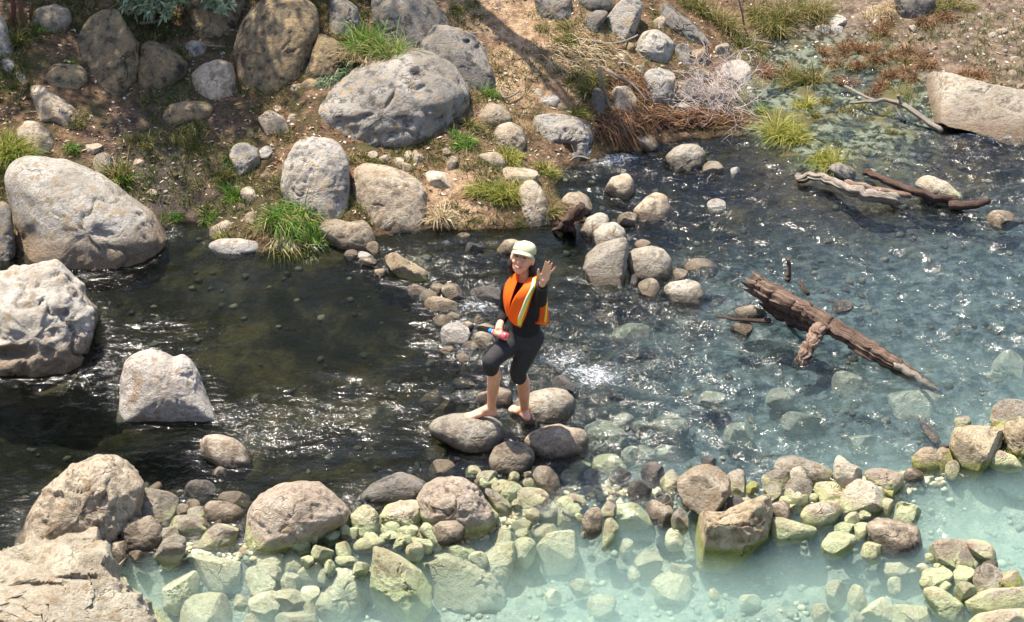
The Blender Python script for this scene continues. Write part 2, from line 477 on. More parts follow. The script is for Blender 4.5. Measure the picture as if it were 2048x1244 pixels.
m2 = t.n("ShaderNodeMixShader"); t.l(ff, m2.inputs[0]); t.l(mx.outputs[0], m2.inputs[1]); t.l(fo.outputs[0], m2.inputs[2])
t.l(m2.outputs[0], t.out.inputs['Surface'])
water_o = mesh_obj("water", np.stack([WX, WY, WZ], -1).reshape(-1, 3), sheet(len(wx), len(wy)), t.m, kind="structure",
                   attr={"amp": AMP.ravel(), "foam": foam.ravel(), "murk": MURK.ravel()})
water_o["label"] = "clear rippling stream running into a milky turquoise pool"

# the milky mineral water: a body that thins out towards the clear stream
MILK = [(-600, 1130), (0, 1140), (300, 1080), (480, 1105), (700, 1065), (900, 1060), (1000, 1035), (1100, 955), (1250, 905), (1400, 880), (1600, 790), (1800, 690), (2048, 560), (2500, 480)]
vx = np.linspace(-30, 30, 60); vx = np.concatenate([np.linspace(-30, -5, 12)[:-1], np.linspace(-5, 5, 230), np.linspace(5, 30, 12)[1:]])
vy = np.linspace(6.0, 15.5, 220)
VX, VY = np.meshgrid(vx, vy)
q = line_y(MILK, VX) - VY
th = 0.55 * sstep(-0.15, 1.5 + 1.6 * sstep(0.3, 2.0, VX), q + 0.10 * fbm2(VX, VY, 1.4, 3, 6.6) - 0.15 * sstep(0.5, 2.2, VX)) + 0.07 * sstep(-0.3, 0.25, q) + 0.003
th = th + 0.05 * sstep(0.4, 2.4, VX) * sstep(15.0, 12.6, VY)
sw = fbm2(VX + 0.5 * fbm2(VX, VY, 1.1, 3, 2.9), VY * 1.7 + 0.6 * fbm2(VX, VY, 1.3, 3, 7.7), 1.6, 4, 3.3)
th = th * np.clip(0.75 + 1.5 * sw, 0.18, 1.6) + 0.003
top = np.stack([VX, VY, np.full_like(VX, -0.016)], -1).reshape(-1, 3); bot = top.copy(); bot[:, 2] -= th.ravel()
nx, ny = len(vx), len(vy); N = nx * ny
Fs = sheet(nx, ny); F = [tuple(f) for f in Fs] + [tuple((f + N)[::-1]) for f in Fs]
ring = [i for i in range(nx)] + [j * nx + nx - 1 for j in range(1, ny)] + [(ny - 1) * nx + i for i in range(nx - 2, -1, -1)] + [j * nx for j in range(ny - 2, 0, -1)]
F += [(ring[k], ring[k - 1], ring[k - 1] + N, ring[k] + N) for k in range(len(ring))]
t = NT("milky_water")
pv = t.n("ShaderNodeVolumePrincipled"); pv.inputs['Color'].default_value = (0.70, 0.90, 0.875, 1); pv.inputs['Density'].default_value = 1.35
pv.inputs['Anisotropy'].default_value = 0.2
t.l(pv.outputs[0], t.out.inputs['Volume'])
milk_o = mesh_obj("milky_water", np.concatenate([top, bot]), F, t.m, kind="structure", smooth=False)
milk_o["label"] = "milky turquoise mineral water of the hot pool"

# ================================================================== rock materials
def rock_mat(name, c1, c2, c3, dark=(0.05, 0.042, 0.036), stain=0.35, wet=None, low_band_h=0.10, crust=None, sc=1.0, spec=0.25, rough=0.88, bumpy=1.0, lich=None):
    t = NT(name)
    n1 = t.noise(2.6 * sc, 6, 0.62, None, 0.6); n2 = t.noise(8.5 * sc, 7, 0.68, None, 0.1); n3 = t.noise(38 * sc, 6, 0.75); n4 = t.noise(130 * sc, 3, 0.6)
    oi = t.n("ShaderNodeObjectInfo")
    col = t.mix(t.mapr(n1, 0.36, 0.64), c1, c2)
    col = t.mix(t.mapr(n2, 0.51, 0.62, 0, 0.8), col, c3)
    big = t.noise(1.3 * sc, 3, 0.5, None, 0.8); col = t.mix(t.mapr(big, 0.52, 0.68, 0, 0.7), col, tuple(0.62 * a + 0.22 * b for a, b in zip(c1, c3)))
    col = t.mix(t.mapr(n2, 0.37, 0.49, min(0.85, stain * 1.35), 0), col, dark)                 # dirt in patches
    col = t.mix(t.mapr(n3, 0.53, 0.68, 0, 0.55), col, dark)                 # speckle
    col = t.mix(t.mapr(n4, 0.58, 0.75, 0, 0.35), col, tuple(min(1, 1.35 * v) for v in c2))
    if lich is not None:
        ln = t.noise(5.0 * sc, 8, 0.75, None, 1.0)
        col = t.mix(t.mapr(ln, 0.56, 0.63, 0, 0.8), col, lich)
    vn = t.vor(3.2 * sc, 'DISTANCE_TO_EDGE', None)
    dn = t.n("ShaderNodeVectorMath"); dn.operation = 'ADD'
    nc = t.n("ShaderNodeTexNoise"); nc.inputs['Scale'].default_value = 4.0 * sc; nc.inputs['Detail'].default_value = 5; t.l(t.pos(), nc.inputs['Vector'])
    sv = t.n("ShaderNodeVectorMath"); sv.operation = 'SCALE'; sv.inputs[3].default_value = 0.45 / sc; t.l(nc.outputs['Color'], sv.inputs[0])
    t.l(t.pos(), dn.inputs[0]); t.l(sv.outputs[0], dn.inputs[1]); t.l(dn.outputs[0], vn.inputs['Vector'])
    crack = t.mapr(vn.outputs['Distance'], 0.0, 0.035, 1, 0)
    crack = t.math('MULTIPLY', crack, t.mapr(n1, 0.52, 0.66))
    col = t.mix(t.math('MULTIPLY', crack, 0.35), col, dark)
    # every stone a little lighter or darker than its neighbour
    hv = t.n("ShaderNodeHueSaturation"); t.l(col, hv.inputs['Color']); t.l(t.mapr(oi.outputs['Random'], 0, 1, 0.74, 1.12, False), hv.inputs['Value']); t.l(t.mapr(n1, 0, 1, 0.9, 1.22, False), hv.inputs['Saturation'])
    col = hv.outputs[0]
    rg = rough
    z = t.math('ADD', t.sep_z(), t.math('MULTIPLY', t.math('SUBTRACT', n2, 0.5), 0.16))
    if crust is not None:
        col = t.mix(t.mapr(z, low_band_h * 0.6, low_band_h * 1.6, 0.92, 0), col, t.mix(t.mapr(n2, 0.4, 0.62), crust, tuple(v * 0.7 for v in crust)))
    if wet is not None:
        f = t.mapr(z, low_band_h * 0.2, low_band_h * 1.3, 0.85, 0)
        col = t.mix(f, col, wet)
        rg = t.mapr(z, low_band_h * 0.2, low_band_h * 0.9, 0.32, rough)
    hgt = t.math('ADD', t.math('ADD', t.math('MULTIPLY', n2, 0.6), t.math('MULTIPLY', n3, 0.42)), t.math('MULTIPLY', n4, 0.16))
    hgt = t.math('SUBTRACT', hgt, t.math('MULTIPLY', crack, 0.35))
    nb = t.bump(hgt, 1.0, 0.07 * bumpy / sc)
    return t.bsdf(col, rg, nb, spec)

ROCK = {
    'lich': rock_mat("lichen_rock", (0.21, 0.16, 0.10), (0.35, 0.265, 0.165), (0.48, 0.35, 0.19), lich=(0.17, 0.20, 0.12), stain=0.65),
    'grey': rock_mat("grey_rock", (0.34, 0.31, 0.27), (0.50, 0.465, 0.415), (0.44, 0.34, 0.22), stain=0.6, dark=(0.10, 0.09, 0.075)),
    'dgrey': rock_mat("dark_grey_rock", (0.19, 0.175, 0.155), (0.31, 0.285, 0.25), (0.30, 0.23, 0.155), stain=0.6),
    'pale': rock_mat("pale_rock", (0.43, 0.395, 0.34), (0.60, 0.57, 0.515), (0.36, 0.27, 0.17), stain=0.35, dark=(0.20, 0.15, 0.10), wet=(0.24, 0.165, 0.095), low_band_h=0.27),  # tall brown band: waterline stain plus shade painted on the lower faces
    'tan': rock_mat("tan_rock", (0.40, 0.325, 0.235), (0.57, 0.49, 0.38), (0.32, 0.225, 0.14), stain=0.45, dark=(0.11, 0.08, 0.055), wet=(0.13, 0.095, 0.06), low_band_h=0.07),
    'bell': rock_mat("bell_rock", (0.43, 0.385, 0.33), (0.57, 0.53, 0.475), (0.31, 0.215, 0.135), stain=0.3, dark=(0.17, 0.12, 0.09), wet=(0.40, 0.38, 0.33), low_band_h=0.05),
    'brown': rock_mat("brown_rock", (0.26, 0.205, 0.15), (0.42, 0.35, 0.265), (0.48, 0.41, 0.32), stain=0.5, dark=(0.06, 0.045, 0.035), wet=(0.085, 0.065, 0.045), low_band_h=0.06),
    'river': rock_mat("river_rock", (0.37, 0.33, 0.265), (0.52, 0.475, 0.395), (0.30, 0.225, 0.15), stain=0.4, dark=(0.10, 0.08, 0.06), wet=(0.15, 0.115, 0.075), low_band_h=0.09),
    'dark': rock_mat("dark_wet_rock", (0.060, 0.055, 0.050), (0.13, 0.115, 0.10), (0.20, 0.17, 0.135), stain=0.5, dark=(0.02, 0.018, 0.016), rough=0.45, spec=0.4),
    'pink': rock_mat("pinkish_rock", (0.46, 0.38, 0.30), (0.60, 0.515, 0.42), (0.36, 0.26, 0.17), stain=0.4, dark=(0.19, 0.13, 0.10), crust=(0.60, 0.60, 0.31), low_band_h=0.055, bumpy=1.7, sc=1.25),
    'cream': rock_mat("cream_rock", (0.52, 0.445, 0.33), (0.68, 0.62, 0.49), (0.40, 0.29, 0.18), stain=0.3, dark=(0.22, 0.16, 0.10), crust=(0.62, 0.63, 0.35), low_band_h=0.05, bumpy=1.7, sc=1.25),
    'yel': rock_mat("yellowish_mineral_rock", (0.52, 0.48, 0.30), (0.68, 0.64, 0.45), (0.40, 0.32, 0.18), stain=0.3, dark=(0.25, 0.23, 0.11), crust=(0.58, 0.62, 0.36), low_band_h=0.06, bumpy=1.7, sc=1.25),
    'sub': rock_mat("underwater_rock", (0.45, 0.445, 0.31), (0.61, 0.60, 0.45), (0.37, 0.34, 0.20), stain=0.35, dark=(0.24, 0.28, 0.16)),
    'drown': rock_mat("drowned_pale_rock", (0.34, 0.37, 0.34), (0.52, 0.54, 0.49), (0.30, 0.29, 0.23), stain=0.4, dark=(0.14, 0.15, 0.13)),
    'slab': rock_mat("speckled_slab_rock", (0.38, 0.335, 0.265), (0.54, 0.49, 0.40), (0.32, 0.24, 0.16), stain=0.55, dark=(0.13, 0.095, 0.07), wet=(0.22, 0.155, 0.10), low_band_h=0.17, bumpy=1.6),  # turns browner towards the bottom
    'ochre': rock_mat("ochre_rock", (0.45, 0.345, 0.22), (0.60, 0.50, 0.345), (0.64, 0.56, 0.41), stain=0.55, dark=(0.15, 0.105, 0.07), crust=(0.42, 0.42, 0.13), low_band_h=0.035, bumpy=1.7, sc=1.25),
    'taupe': rock_mat("taupe_rock", (0.32, 0.28, 0.22), (0.47, 0.42, 0.34), (0.28, 0.21, 0.14), stain=0.5, dark=(0.10, 0.075, 0.055), crust=(0.52, 0.50, 0.30), low_band_h=0.035, bumpy=1.7, sc=1.25),
}

# ================================================================== rocks
ROCKS = {}
def rock(key, label, style, outline, g=None, D=0.85, bury=None, top='auto', rough=1.0, facets=0, box=0.82, name="rock", group=None, hollow=(), strata=0.0, seed=None):
    """A solid stone. `outline` is how it looks from where the photograph was taken; its distance is found from where its foot meets
    the ground or the water; it is as deep as it is wide."""
    if bury is None: bury = 0.55 if isinstance(outline, tuple) else 0.35
    if top == 'auto': top = -0.02 if (g is not None and g < 0) else None
    sharp = R(30) if facets >= 3 else None
    sd = seed if seed is not None else (abs(hash_s(key)) % 1000) * 0.37 + 3
    lr = np.random.default_rng(abs(hash_s(key)) % 100000)
    if isinstance(outline, tuple):
        cx, cyy, rx, ry = outline[:4]; rot = R(outline[4]) if len(outline) > 4 else 0.0
        m = int(lr.integers(7, 11)); th = (np.arange(m) + lr.uniform(-0.3, 0.3, m)) / m * 2 * math.pi
        k = lr.uniform(0.92, 1.14, m) * 1.06
        X, Y = rx * np.cos(th) * k, ry * np.sin(th) * k
        if facets == 0: facets = 2
        facets = int(lr.integers(4, 8)); rough *= 1.2; sharp = R(24)
        P = np.stack([cx + X * math.cos(rot) - Y * math.sin(rot), cyy + X * math.sin(rot) + Y * math.cos(rot)], -1)
    else:
        P = np.array(outline, float)
    y0, y1 = P[:, 1].min(), P[:, 1].max(); hgt = y1 - y0; wid = np.ptp(P[:, 0])
    foot = y1
    Q = P.copy()
    lowm = sstep(0.45, 1.0, (P[:, 1] - y0) / hgt)
    Q[:, 1] += lowm * hgt * bury
    c0 = np.array([(Q[:, 0].min() + Q[:, 0].max()) / 2, (Q[:, 1].min() + Q[:, 1].max()) / 2])
    size = math.sqrt(wid * hgt)
    nt = int(np.clip(size * 1.0, 34, 140)) // 2 * 2; npn = max(10, nt // 2)
    th = np.arange(nt) / nt * 2 * math.pi
    rr = np.zeros(nt)
    A = Q - c0; B = np.roll(A, -1, axis=0)
    for i, a in enumerate(th):
        d = np.array([math.cos(a), math.sin(a)])
        den = d[0] * (B - A)[:, 1] - d[1] * (B - A)[:, 0]
        with np.errstate(divide='ignore', invalid='ignore'):
            tt = (A[:, 0] * (B - A)[:, 1] - A[:, 1] * (B - A)[:, 0]) / den
            uu = (A[:, 0] * d[1] - A[:, 1] * d[0]) / den
        ok = (tt > 0) & (uu >= -1e-6) & (uu <= 1 + 1e-6)
        rr[i] = tt[ok].max() if ok.any() else size * 0.5
    for _ in range(2): rr = 0.25 * np.roll(rr, 1) + 0.5 * rr + 0.25 * np.roll(rr, -1)
    ph = np.linspace(0, math.pi, npn + 1)[1:-1]
    rho = np.sin(ph) ** box; zet = -np.sign(np.cos(ph)) * np.abs(np.cos(ph)) ** box      # negative = towards the viewer
    Dp = D * 0.5 * min(np.ptp(Q[:, 0]), np.ptp(Q[:, 1]) * 1.5)
    a = (rr[None, :] * np.cos(th)[None, :]) * rho[:, None]; b = (rr[None, :] * np.sin(th)[None, :]) * rho[:, None]; c = (zet * Dp)[:, None] * np.ones(nt)[None, :]
    L = np.stack([a, b, c], -1).reshape(-1, 3)
    L = np.concatenate([[[0, 0, -Dp]], L, [[0, 0, Dp]]])
    u = L / np.array([np.abs(L[:, 0]).max(), np.abs(L[:, 1]).max(), Dp])
    ru = np.linalg.norm(u, axis=1)[:, None] + 1e-6; nrm = u / ru
    s = min(wid, hgt) * 0.5
    fq = u * 1.15 + sd
    amp = 0.075 * rough * s
    disp = amp * 1.5 * fbm(fq, 2)
    disp = disp + amp * 1.0 * (0.35 - np.abs(fbm(L / size * 5.0 + sd * 1.9, 3))) + amp * 0.62 * fbm(L / size * 13.0 + sd, 4, 2.1, 0.6)
    if size > 60: disp = disp - amp * 0.9 * sstep(0.055, 0.0, np.abs(fbm(L / size * 2.6 + sd * 3.1, 3)))            # clefts
    if strata:
        v = (L[:, 0] * 0.55 - L[:, 1] * 0.75 + L[:, 2] * 0.2) / size * 9 + 1.3 * fbm(L / size * 3 + sd, 3)
        w = (L[:, 0] * 0.75 + L[:, 1] * 0.6) / size * 4 + 1.2 * fbm(L / size * 2.5 + sd * 2, 3)
        disp = disp + strata * s * (((v - np.floor(v)) - 0.5) * 0.10 + (np.floor(w * 1.0) % 2 - 0.5) * 0.10 + 0.05 * _hash(np.floor(v).astype(np.int64), np.floor(w).astype(np.int64), np.zeros(len(v), np.int64)))
    sil = 1 - 0.75 * np.exp(-(u[:, 2] / 0.25) ** 2)
    L = L + nrm * np.array([1, 1, 1.0]) * (disp * (0.5 + 0.5 * sil))[:, None]
    for _ in range(facets):
        n = lr.normal(size=3); n[2] = -abs(n[2]) - 0.2; n[1] -= 0.3; n /= np.linalg.norm(n)
        pr = L @ n; o = pr.max() * (lr.uniform(0.50, 0.82) if sharp == R(24) else lr.uniform(0.60, 0.84))
        ov = np.maximum(pr - o, 0)
        L = L - np.outer(ov * 0.88, n)
    for hx_, hy_, hrx, hry, hd in hollow:
        w = np.exp(-(((c0[0] + L[:, 0] - hx_) / hrx) ** 2 + ((c0[1] + L[:, 1] - hy_) / hry) ** 2) ** 2) * (L[:, 2] < 0)
        L[:, 2] += hd * w
    px = c0[0] + L[:, 0]; py = c0[1] + L[:, 1]; dep = L[:, 2]
    rays = FWD[None] + np.outer((px - 1024) / FPX, RIGHT) - np.outer((py - 622) / FPX, UP)
    base = rays * (1 + dep / FPX)[:, None]
    if g is None: p0 = on_ground(c0[0], foot, True)
    else: p0 = on_z(c0[0], foot, g)
    t0 = (p0 - CAM) @ FWD
    best = None
    for f in np.linspace(0.955, 1.13, 60) if top is None or top == 'free' else np.linspace(0.94, 1.25, 110):
        W = CAM + base * (t0 * f)
        if isinstance(top, float):
            e = abs(W[:, 2].max() - top) * 1000
            if best is None or e < best[0]: best = (e, W)
            continue
        lev = np.maximum(ground(W[:, 0], W[:, 1]), 0.0) if g is None else g
        vis = (W[:, 2] > lev)
        m = py[vis].max() if vis.any() else -1e9
        e = abs(m - foot)
        if best is None or e < best[0] - 0.3: best = (e, W)
    W = best[1]
    nr = npn - 1
    F = []
    for j in range(nt):
        j2 = (j + 1) % nt
        F.append((0, 1 + j2, 1 + j)); last = 1 + (nr - 1) * nt
        F.append((len(W) - 1, last + j, last + j2))
        for i in range(nr - 1):
            q = 1 + i * nt
            F.append((q + j, q + j2, q + nt + j2, q + nt + j))
    # signed volume decides the winding
    cc = W.mean(0); v0 = W[F[2][0]] - cc; v1 = W[F[2][1]] - cc; v2 = W[F[2][2]] - cc
    if np.dot(v0, np.cross(v1, v2)) < 0: F = [f[::-1] for f in F]
    o = mesh_obj(name, W, F, ROCK[style], label=label, cat="rock", group=group, sharp=sharp)
    ROCKS[key] = (o, W, F)
    return o

def hash_s(s):
    h = 2166136261
    for ch in str(s): h = ((h ^ ord(ch)) * 16777619) & 0xffffffff
    return h

B = "boulder"; S = "stone"
# ---- shaded boulders on the bank, upper left
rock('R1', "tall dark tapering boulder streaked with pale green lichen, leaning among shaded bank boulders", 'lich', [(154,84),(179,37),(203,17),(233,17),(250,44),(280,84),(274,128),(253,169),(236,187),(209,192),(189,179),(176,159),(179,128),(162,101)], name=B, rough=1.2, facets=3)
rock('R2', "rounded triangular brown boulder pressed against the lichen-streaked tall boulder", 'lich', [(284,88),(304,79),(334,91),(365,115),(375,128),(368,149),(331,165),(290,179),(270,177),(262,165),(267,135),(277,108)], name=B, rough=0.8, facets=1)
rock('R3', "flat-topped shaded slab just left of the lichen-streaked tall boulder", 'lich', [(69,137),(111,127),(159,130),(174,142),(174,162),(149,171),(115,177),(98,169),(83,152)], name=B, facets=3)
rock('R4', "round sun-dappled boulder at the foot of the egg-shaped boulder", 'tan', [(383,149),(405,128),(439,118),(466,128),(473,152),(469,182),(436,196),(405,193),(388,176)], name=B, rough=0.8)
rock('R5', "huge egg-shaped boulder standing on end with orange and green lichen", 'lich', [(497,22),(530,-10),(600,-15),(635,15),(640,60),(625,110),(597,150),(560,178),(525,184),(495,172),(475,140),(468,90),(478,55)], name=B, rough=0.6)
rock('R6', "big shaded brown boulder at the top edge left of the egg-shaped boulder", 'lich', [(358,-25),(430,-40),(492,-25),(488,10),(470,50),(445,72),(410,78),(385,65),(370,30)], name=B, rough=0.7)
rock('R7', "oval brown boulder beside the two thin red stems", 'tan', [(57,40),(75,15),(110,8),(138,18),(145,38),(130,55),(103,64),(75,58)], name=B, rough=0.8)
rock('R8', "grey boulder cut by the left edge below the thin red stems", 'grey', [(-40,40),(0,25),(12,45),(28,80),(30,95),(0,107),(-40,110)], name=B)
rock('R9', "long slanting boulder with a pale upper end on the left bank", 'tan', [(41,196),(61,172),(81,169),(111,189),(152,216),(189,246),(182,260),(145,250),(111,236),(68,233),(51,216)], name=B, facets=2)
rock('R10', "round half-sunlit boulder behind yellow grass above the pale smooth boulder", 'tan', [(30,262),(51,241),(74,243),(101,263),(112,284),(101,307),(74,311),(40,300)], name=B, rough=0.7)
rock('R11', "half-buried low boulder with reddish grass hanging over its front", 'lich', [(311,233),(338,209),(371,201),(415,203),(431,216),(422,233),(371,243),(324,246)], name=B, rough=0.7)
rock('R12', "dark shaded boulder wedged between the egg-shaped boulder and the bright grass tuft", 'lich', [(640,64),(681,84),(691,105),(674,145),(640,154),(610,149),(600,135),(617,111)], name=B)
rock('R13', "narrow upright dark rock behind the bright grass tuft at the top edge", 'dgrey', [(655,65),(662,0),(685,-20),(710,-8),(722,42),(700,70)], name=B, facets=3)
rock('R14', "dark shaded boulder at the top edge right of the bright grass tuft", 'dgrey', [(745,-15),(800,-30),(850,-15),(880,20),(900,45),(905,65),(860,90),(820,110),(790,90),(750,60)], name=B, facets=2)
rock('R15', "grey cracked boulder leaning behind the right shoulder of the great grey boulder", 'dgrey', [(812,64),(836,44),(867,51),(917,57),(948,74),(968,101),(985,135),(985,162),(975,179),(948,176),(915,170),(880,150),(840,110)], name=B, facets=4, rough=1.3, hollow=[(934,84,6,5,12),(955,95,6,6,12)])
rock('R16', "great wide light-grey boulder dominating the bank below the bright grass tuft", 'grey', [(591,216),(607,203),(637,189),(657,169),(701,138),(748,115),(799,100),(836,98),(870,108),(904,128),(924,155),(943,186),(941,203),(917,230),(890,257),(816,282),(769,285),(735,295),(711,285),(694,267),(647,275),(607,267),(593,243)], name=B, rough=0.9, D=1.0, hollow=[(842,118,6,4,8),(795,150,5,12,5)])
rock('R17', "tall rounded grey boulder with a cracked cap, left of a pair by the pool", 'grey', [(559,365),(569,324),(590,287),(620,275),(661,277),(684,294),(698,324),(700,400),(697,437),(640,440),(605,425),(570,400)], name=B, rough=0.8)
rock('R18', "smooth blocky tan boulder, right of the pair by the pool, with water at its foot", 'tan', [(708,338),(728,324),(765,329),(806,341),(836,358),(853,382),(860,420),(862,455),(820,464),(755,462),(712,440),(703,390)], name=B, rough=0.5, box=0.75)
rock('R19', "low saddle-shaped rock at the pool edge below the paired boulders", 'tan', [(630,457),(647,439),(674,437),(698,444),(728,439),(745,457),(757,481),(755,495),(715,497),(681,491),(647,473)], name=B, rough=0.7)
rock('R19b', "little round pebble perched at the tip of the saddle-shaped rock", 'tan', (746,494,12,11), name=S)
rock('R19c', "small flat white stone below the perched pebble at the waterline", 'bell', (728,510,20,7), name=S)
rock('R20', "large smooth pale boulder sloping to the dark pool on the left bank", 'pale', [(10,350),(25,328),(55,312),(95,318),(140,325),(200,350),(250,385),(300,420),(325,445),(338,462),(325,485),(290,510),(240,535),(190,540),(140,532),(80,524),(40,518),(28,490),(26,460),(20,420),(16,390)], name=B, rough=0.7, D=1.0, hollow=[(281,430,8,6,14),(60,480,22,30,14),(150,400,14,8,5),(215,470,16,8,5)])
rock('R21', "grey slab tucked behind the left end of the large pale boulder", 'dgrey', [(-30,415),(10,400),(24,420),(30,480),(28,512),(0,522),(-30,522)], name=B)
rock('R22', "pitted bulging pale boulder with brown underside at the left edge", 'pale', [(-60,545),(0,543),(44,533),(84,522),(111,516),(128,523),(149,545),(174,562),(176,589),(196,616),(197,636),(189,667),(176,690),(159,711),(135,720),(105,731),(81,728),(34,726),(0,735),(-60,750)], name=B, rough=1.5, D=1.0, hollow=[(131,626,8,7,16),(149,634,6,6,14),(84,672,5,12,10),(104,668,8,11,12),(95,705,14,10,10),(30,706,40,12,30),(185,640,8,12,8)])
rock('R23', "bell-shaped boulder with a brown stain standing alone in the dark pool", 'bell', [(233,825),(241,788),(241,765),(250,724),(270,707),(297,700),(324,704),(348,717),(365,709),(382,721),(402,751),(412,782),(432,818),(445,838),(400,842),(340,845),(280,843),(236,838)], name=B, rough=0.6, bury=0.12)
rock('R24', "single smooth rounded stone in dark water right of the big tan boulder", 'brown', [(399,888),(409,871),(440,868),(470,878),(494,898),(509,919),(491,931),(453,936),(426,922),(406,909)], rough=0.6, name=B)
rock('R25', "big tan boulder with a whitish mineral rim at the pool's left end", 'tan', [(27,1103),(27,1072),(61,1018),(92,970),(130,939),(170,922),(198,910),(225,912),(252,926),(266,946),(286,973),(280,1025),(240,1070),(170,1100),(68,1110)], name=B, rough=1.0, D=0.9, bury=0.2, strata=0.4)
rock('R26', "huge cracked cream boulder filling the bottom left corner", 'cream', [(-80,1150),(0,1120),(41,1098),(68,1072),(109,1055),(153,1051),(194,1055),(202,1085),(220,1108),(240,1144),(270,1178),(300,1212),(330,1244),(360,1330),(250,1370),(-80,1370)], name=B, rough=1.7, facets=5, g=-0.02, bury=0.1, D=1.1, top='free', strata=1.6, hollow=[(170,1088,34,12,24),(60,1170,70,6,14),(150,1156,50,5,14)])
# ---- left end of the stone dam
rock('R27', "grey-capped rock leaning on the right flank of the big tan boulder", 'taupe', [(239,994),(259,984),(293,977),(334,984),(358,997),(351,1025),(324,1045),(297,1036),(273,1034),(252,1021)], facets=2, rough=1.2)
rock('R28', "lobed brown rock in front of the grey-capped rock", 'brown', [(225,1052),(239,1028),(262,1028),(279,1036),(300,1030),(324,1052),(332,1072),(317,1089),(283,1101),(256,1093),(239,1076)], rough=0.9)
rock('R29a', "small dark round stone squeezed left of the lobed brown rock", 'brown', (216,1086,18,17), name=S)
rock('R29b', "small angular brown stone below the lobed brown rock's left lobe", 'brown', (237,1101,18,15), name=S, facets=3)
rock('R29c', "small half-sunk tan stone under the lobed brown rock", 'tan', (272,1110,15,9), name=S)
rock('R30', "flat pale slab between the grey-capped rock and the wedge stone", 'taupe', [(331,1050),(340,1030),(400,1028),(425,1045),(415,1058),(375,1063),(340,1062)], facets=2)
rock('R31', "smooth potato-shaped stone on top of the wedge stone", 'brown', [(405,1014),(419,1001),(450,1002),(477,1011),(491,1024),(477,1038),(433,1045),(412,1035)], rough=0.6)
rock('R32', "tan wedge stone dipping into green water beside the pink dome boulder", 'taupe', [(388,1082),(409,1065),(443,1041),(474,1038),(478,1055),(470,1082),(440,1090),(402,1090)], facets=3)
rock('R33', "squarish stone with an orange edge standing in green shallows", 'taupe', [(308,1106),(327,1079),(351,1067),(372,1074),(373,1096),(361,1113),(334,1123)], facets=3)
rock('R34', "pale grey stone awash behind the potato-shaped stone", 'river', (472,995,34,14))
rock('R35', "flat dark wet stone left of the pale awash stone", 'dark', (402,976,30,15), facets=2)
rock('R36', "tiny pointed tan stone behind the grey-capped rock", 'tan', (312,972,13,10), name=S, facets=3)
rock('R37', "small bluish stone right of the grey-capped rock", 'river', (385,1008,15,10), name=S)
rock('R37b', "small round grey pebble awash behind the flat dark wet stone", 'dgrey', (440,942,15,9), name=S)
rock('R37c', "small dim stone between flat slab and potato-shaped stone", 'river', (365,1017,14,11), name=S)
rock('R38', "green angular stone underwater beside the huge cream boulder", 'sub', [(322,1174),(341,1147),(365,1137),(395,1142),(402,1161),(389,1188),(354,1209),(327,1198)], g=-0.16, facets=3)
rock('R39', "large pale green stone underwater at the bottom edge near the cream boulder", 'sub', (412,1226,52,42), g=-0.2, facets=2)
rock('R40', "broad flat pale stone underwater below the wedge stone", 'sub', (428,1126,52,30), g=-0.15)
# ---- dam, centre left
rock('R41', "large pinkish dome boulder with a yellow waterline in the dam", 'pink', [(490,1090),(487,1060),(497,1020),(520,990),(560,968),(600,962),(640,966),(670,985),(690,1005),(702,1020),(695,1040),(650,1060),(600,1082),(550,1095),(515,1098)], name=B, rough=0.9, bury=0.2)
rock('R42', "low grey peaked rock in the dark water behind the wrinkled pink boulder", 'dgrey', [(708,987),(744,967),(778,950),(802,943),(826,951),(856,967),(850,990),(785,1001),(723,999)], name=B, rough=0.8)
rock('R43', "wrinkled pinkish round boulder in the middle of the dam", 'pink', [(834,997),(853,970),(880,956),(904,953),(935,960),(958,980),(976,1007),(996,1024),(993,1042),(965,1057),(938,1066),(887,1052),(846,1030)], name=B, rough=1.7, bury=0.2, hollow=[(928,1030,10,8,8)])
rock('R44', "oblong stone with a dark face resting against the wrinkled pink boulder", 'brown', [(863,1055),(880,1042),(914,1040),(930,1055),(928,1072),(887,1084),(866,1079)], rough=0.7)
rock('R45', "two-toned knobbly tan rock left of the wrinkled pink boulder", 'cream', [(759,1031),(774,1007),(805,1001),(839,1001),(844,1025),(839,1055),(812,1057),(785,1052),(764,1045)], facets=3, rough=1.5)
rock('R46', "ribbed pale yellow stone right of the pink dome boulder", 'yel', [(699,1031),(716,1014),(737,1009),(757,1025),(759,1055),(744,1069),(716,1065)], rough=1.2)
rock('R47', "flat cream stone with a grey stain above the big half-sunk slab", 'cream', [(705,1088),(722,1075),(764,1074),(774,1086),(744,1097),(710,1099)])
rock('R48', "big slab with a speckled dry corner, its green body underwater", 'yel', [(744,1089),(764,1093),(805,1096),(829,1120),(849,1154),(863,1174),(862,1210),(830,1240),(760,1242),(737,1215),(745,1140)], g=-0.22, facets=4, bury=0.1, name=B, top='free')
rock('R50', "large smooth green dome underwater left of the half-sunk slab", 'sub', [(630,1208),(648,1168),(665,1140),(693,1133),(723,1147),(747,1164),(744,1188),(723,1222),(682,1244),(648,1236)], g=-0.22, facets=1, bury=0.1, name=B)
rock('R51', "long sloping green slab underwater right of the half-sunk slab", 'sub', [(843,1116),(866,1096),(904,1113),(955,1133),(996,1157),(1016,1202),(1016,1222),(989,1236),(921,1229),(866,1215),(863,1174),(853,1147)], g=-0.22, facets=2, bury=0.1, rough=1.3, name=B)
rock('R52', "round pale stone with a bright ring just under the surface", 'yel', (920,1097,30,20), g=-0.03, top=0.0)
rock('R53', "small pale stone between the ringed stone and the striped stone", 'sub', (957,1116,19,14), g=-0.06, name=S)
rock('R54', "rounded green stone with ripple stripes underwater", 'sub', (995,1110,44,38), g=-0.14)
rock('R55', "round greenish stone underwater right of the wrinkled pink boulder", 'sub', (1003,1075,22,20), g=-0.08, name=S)
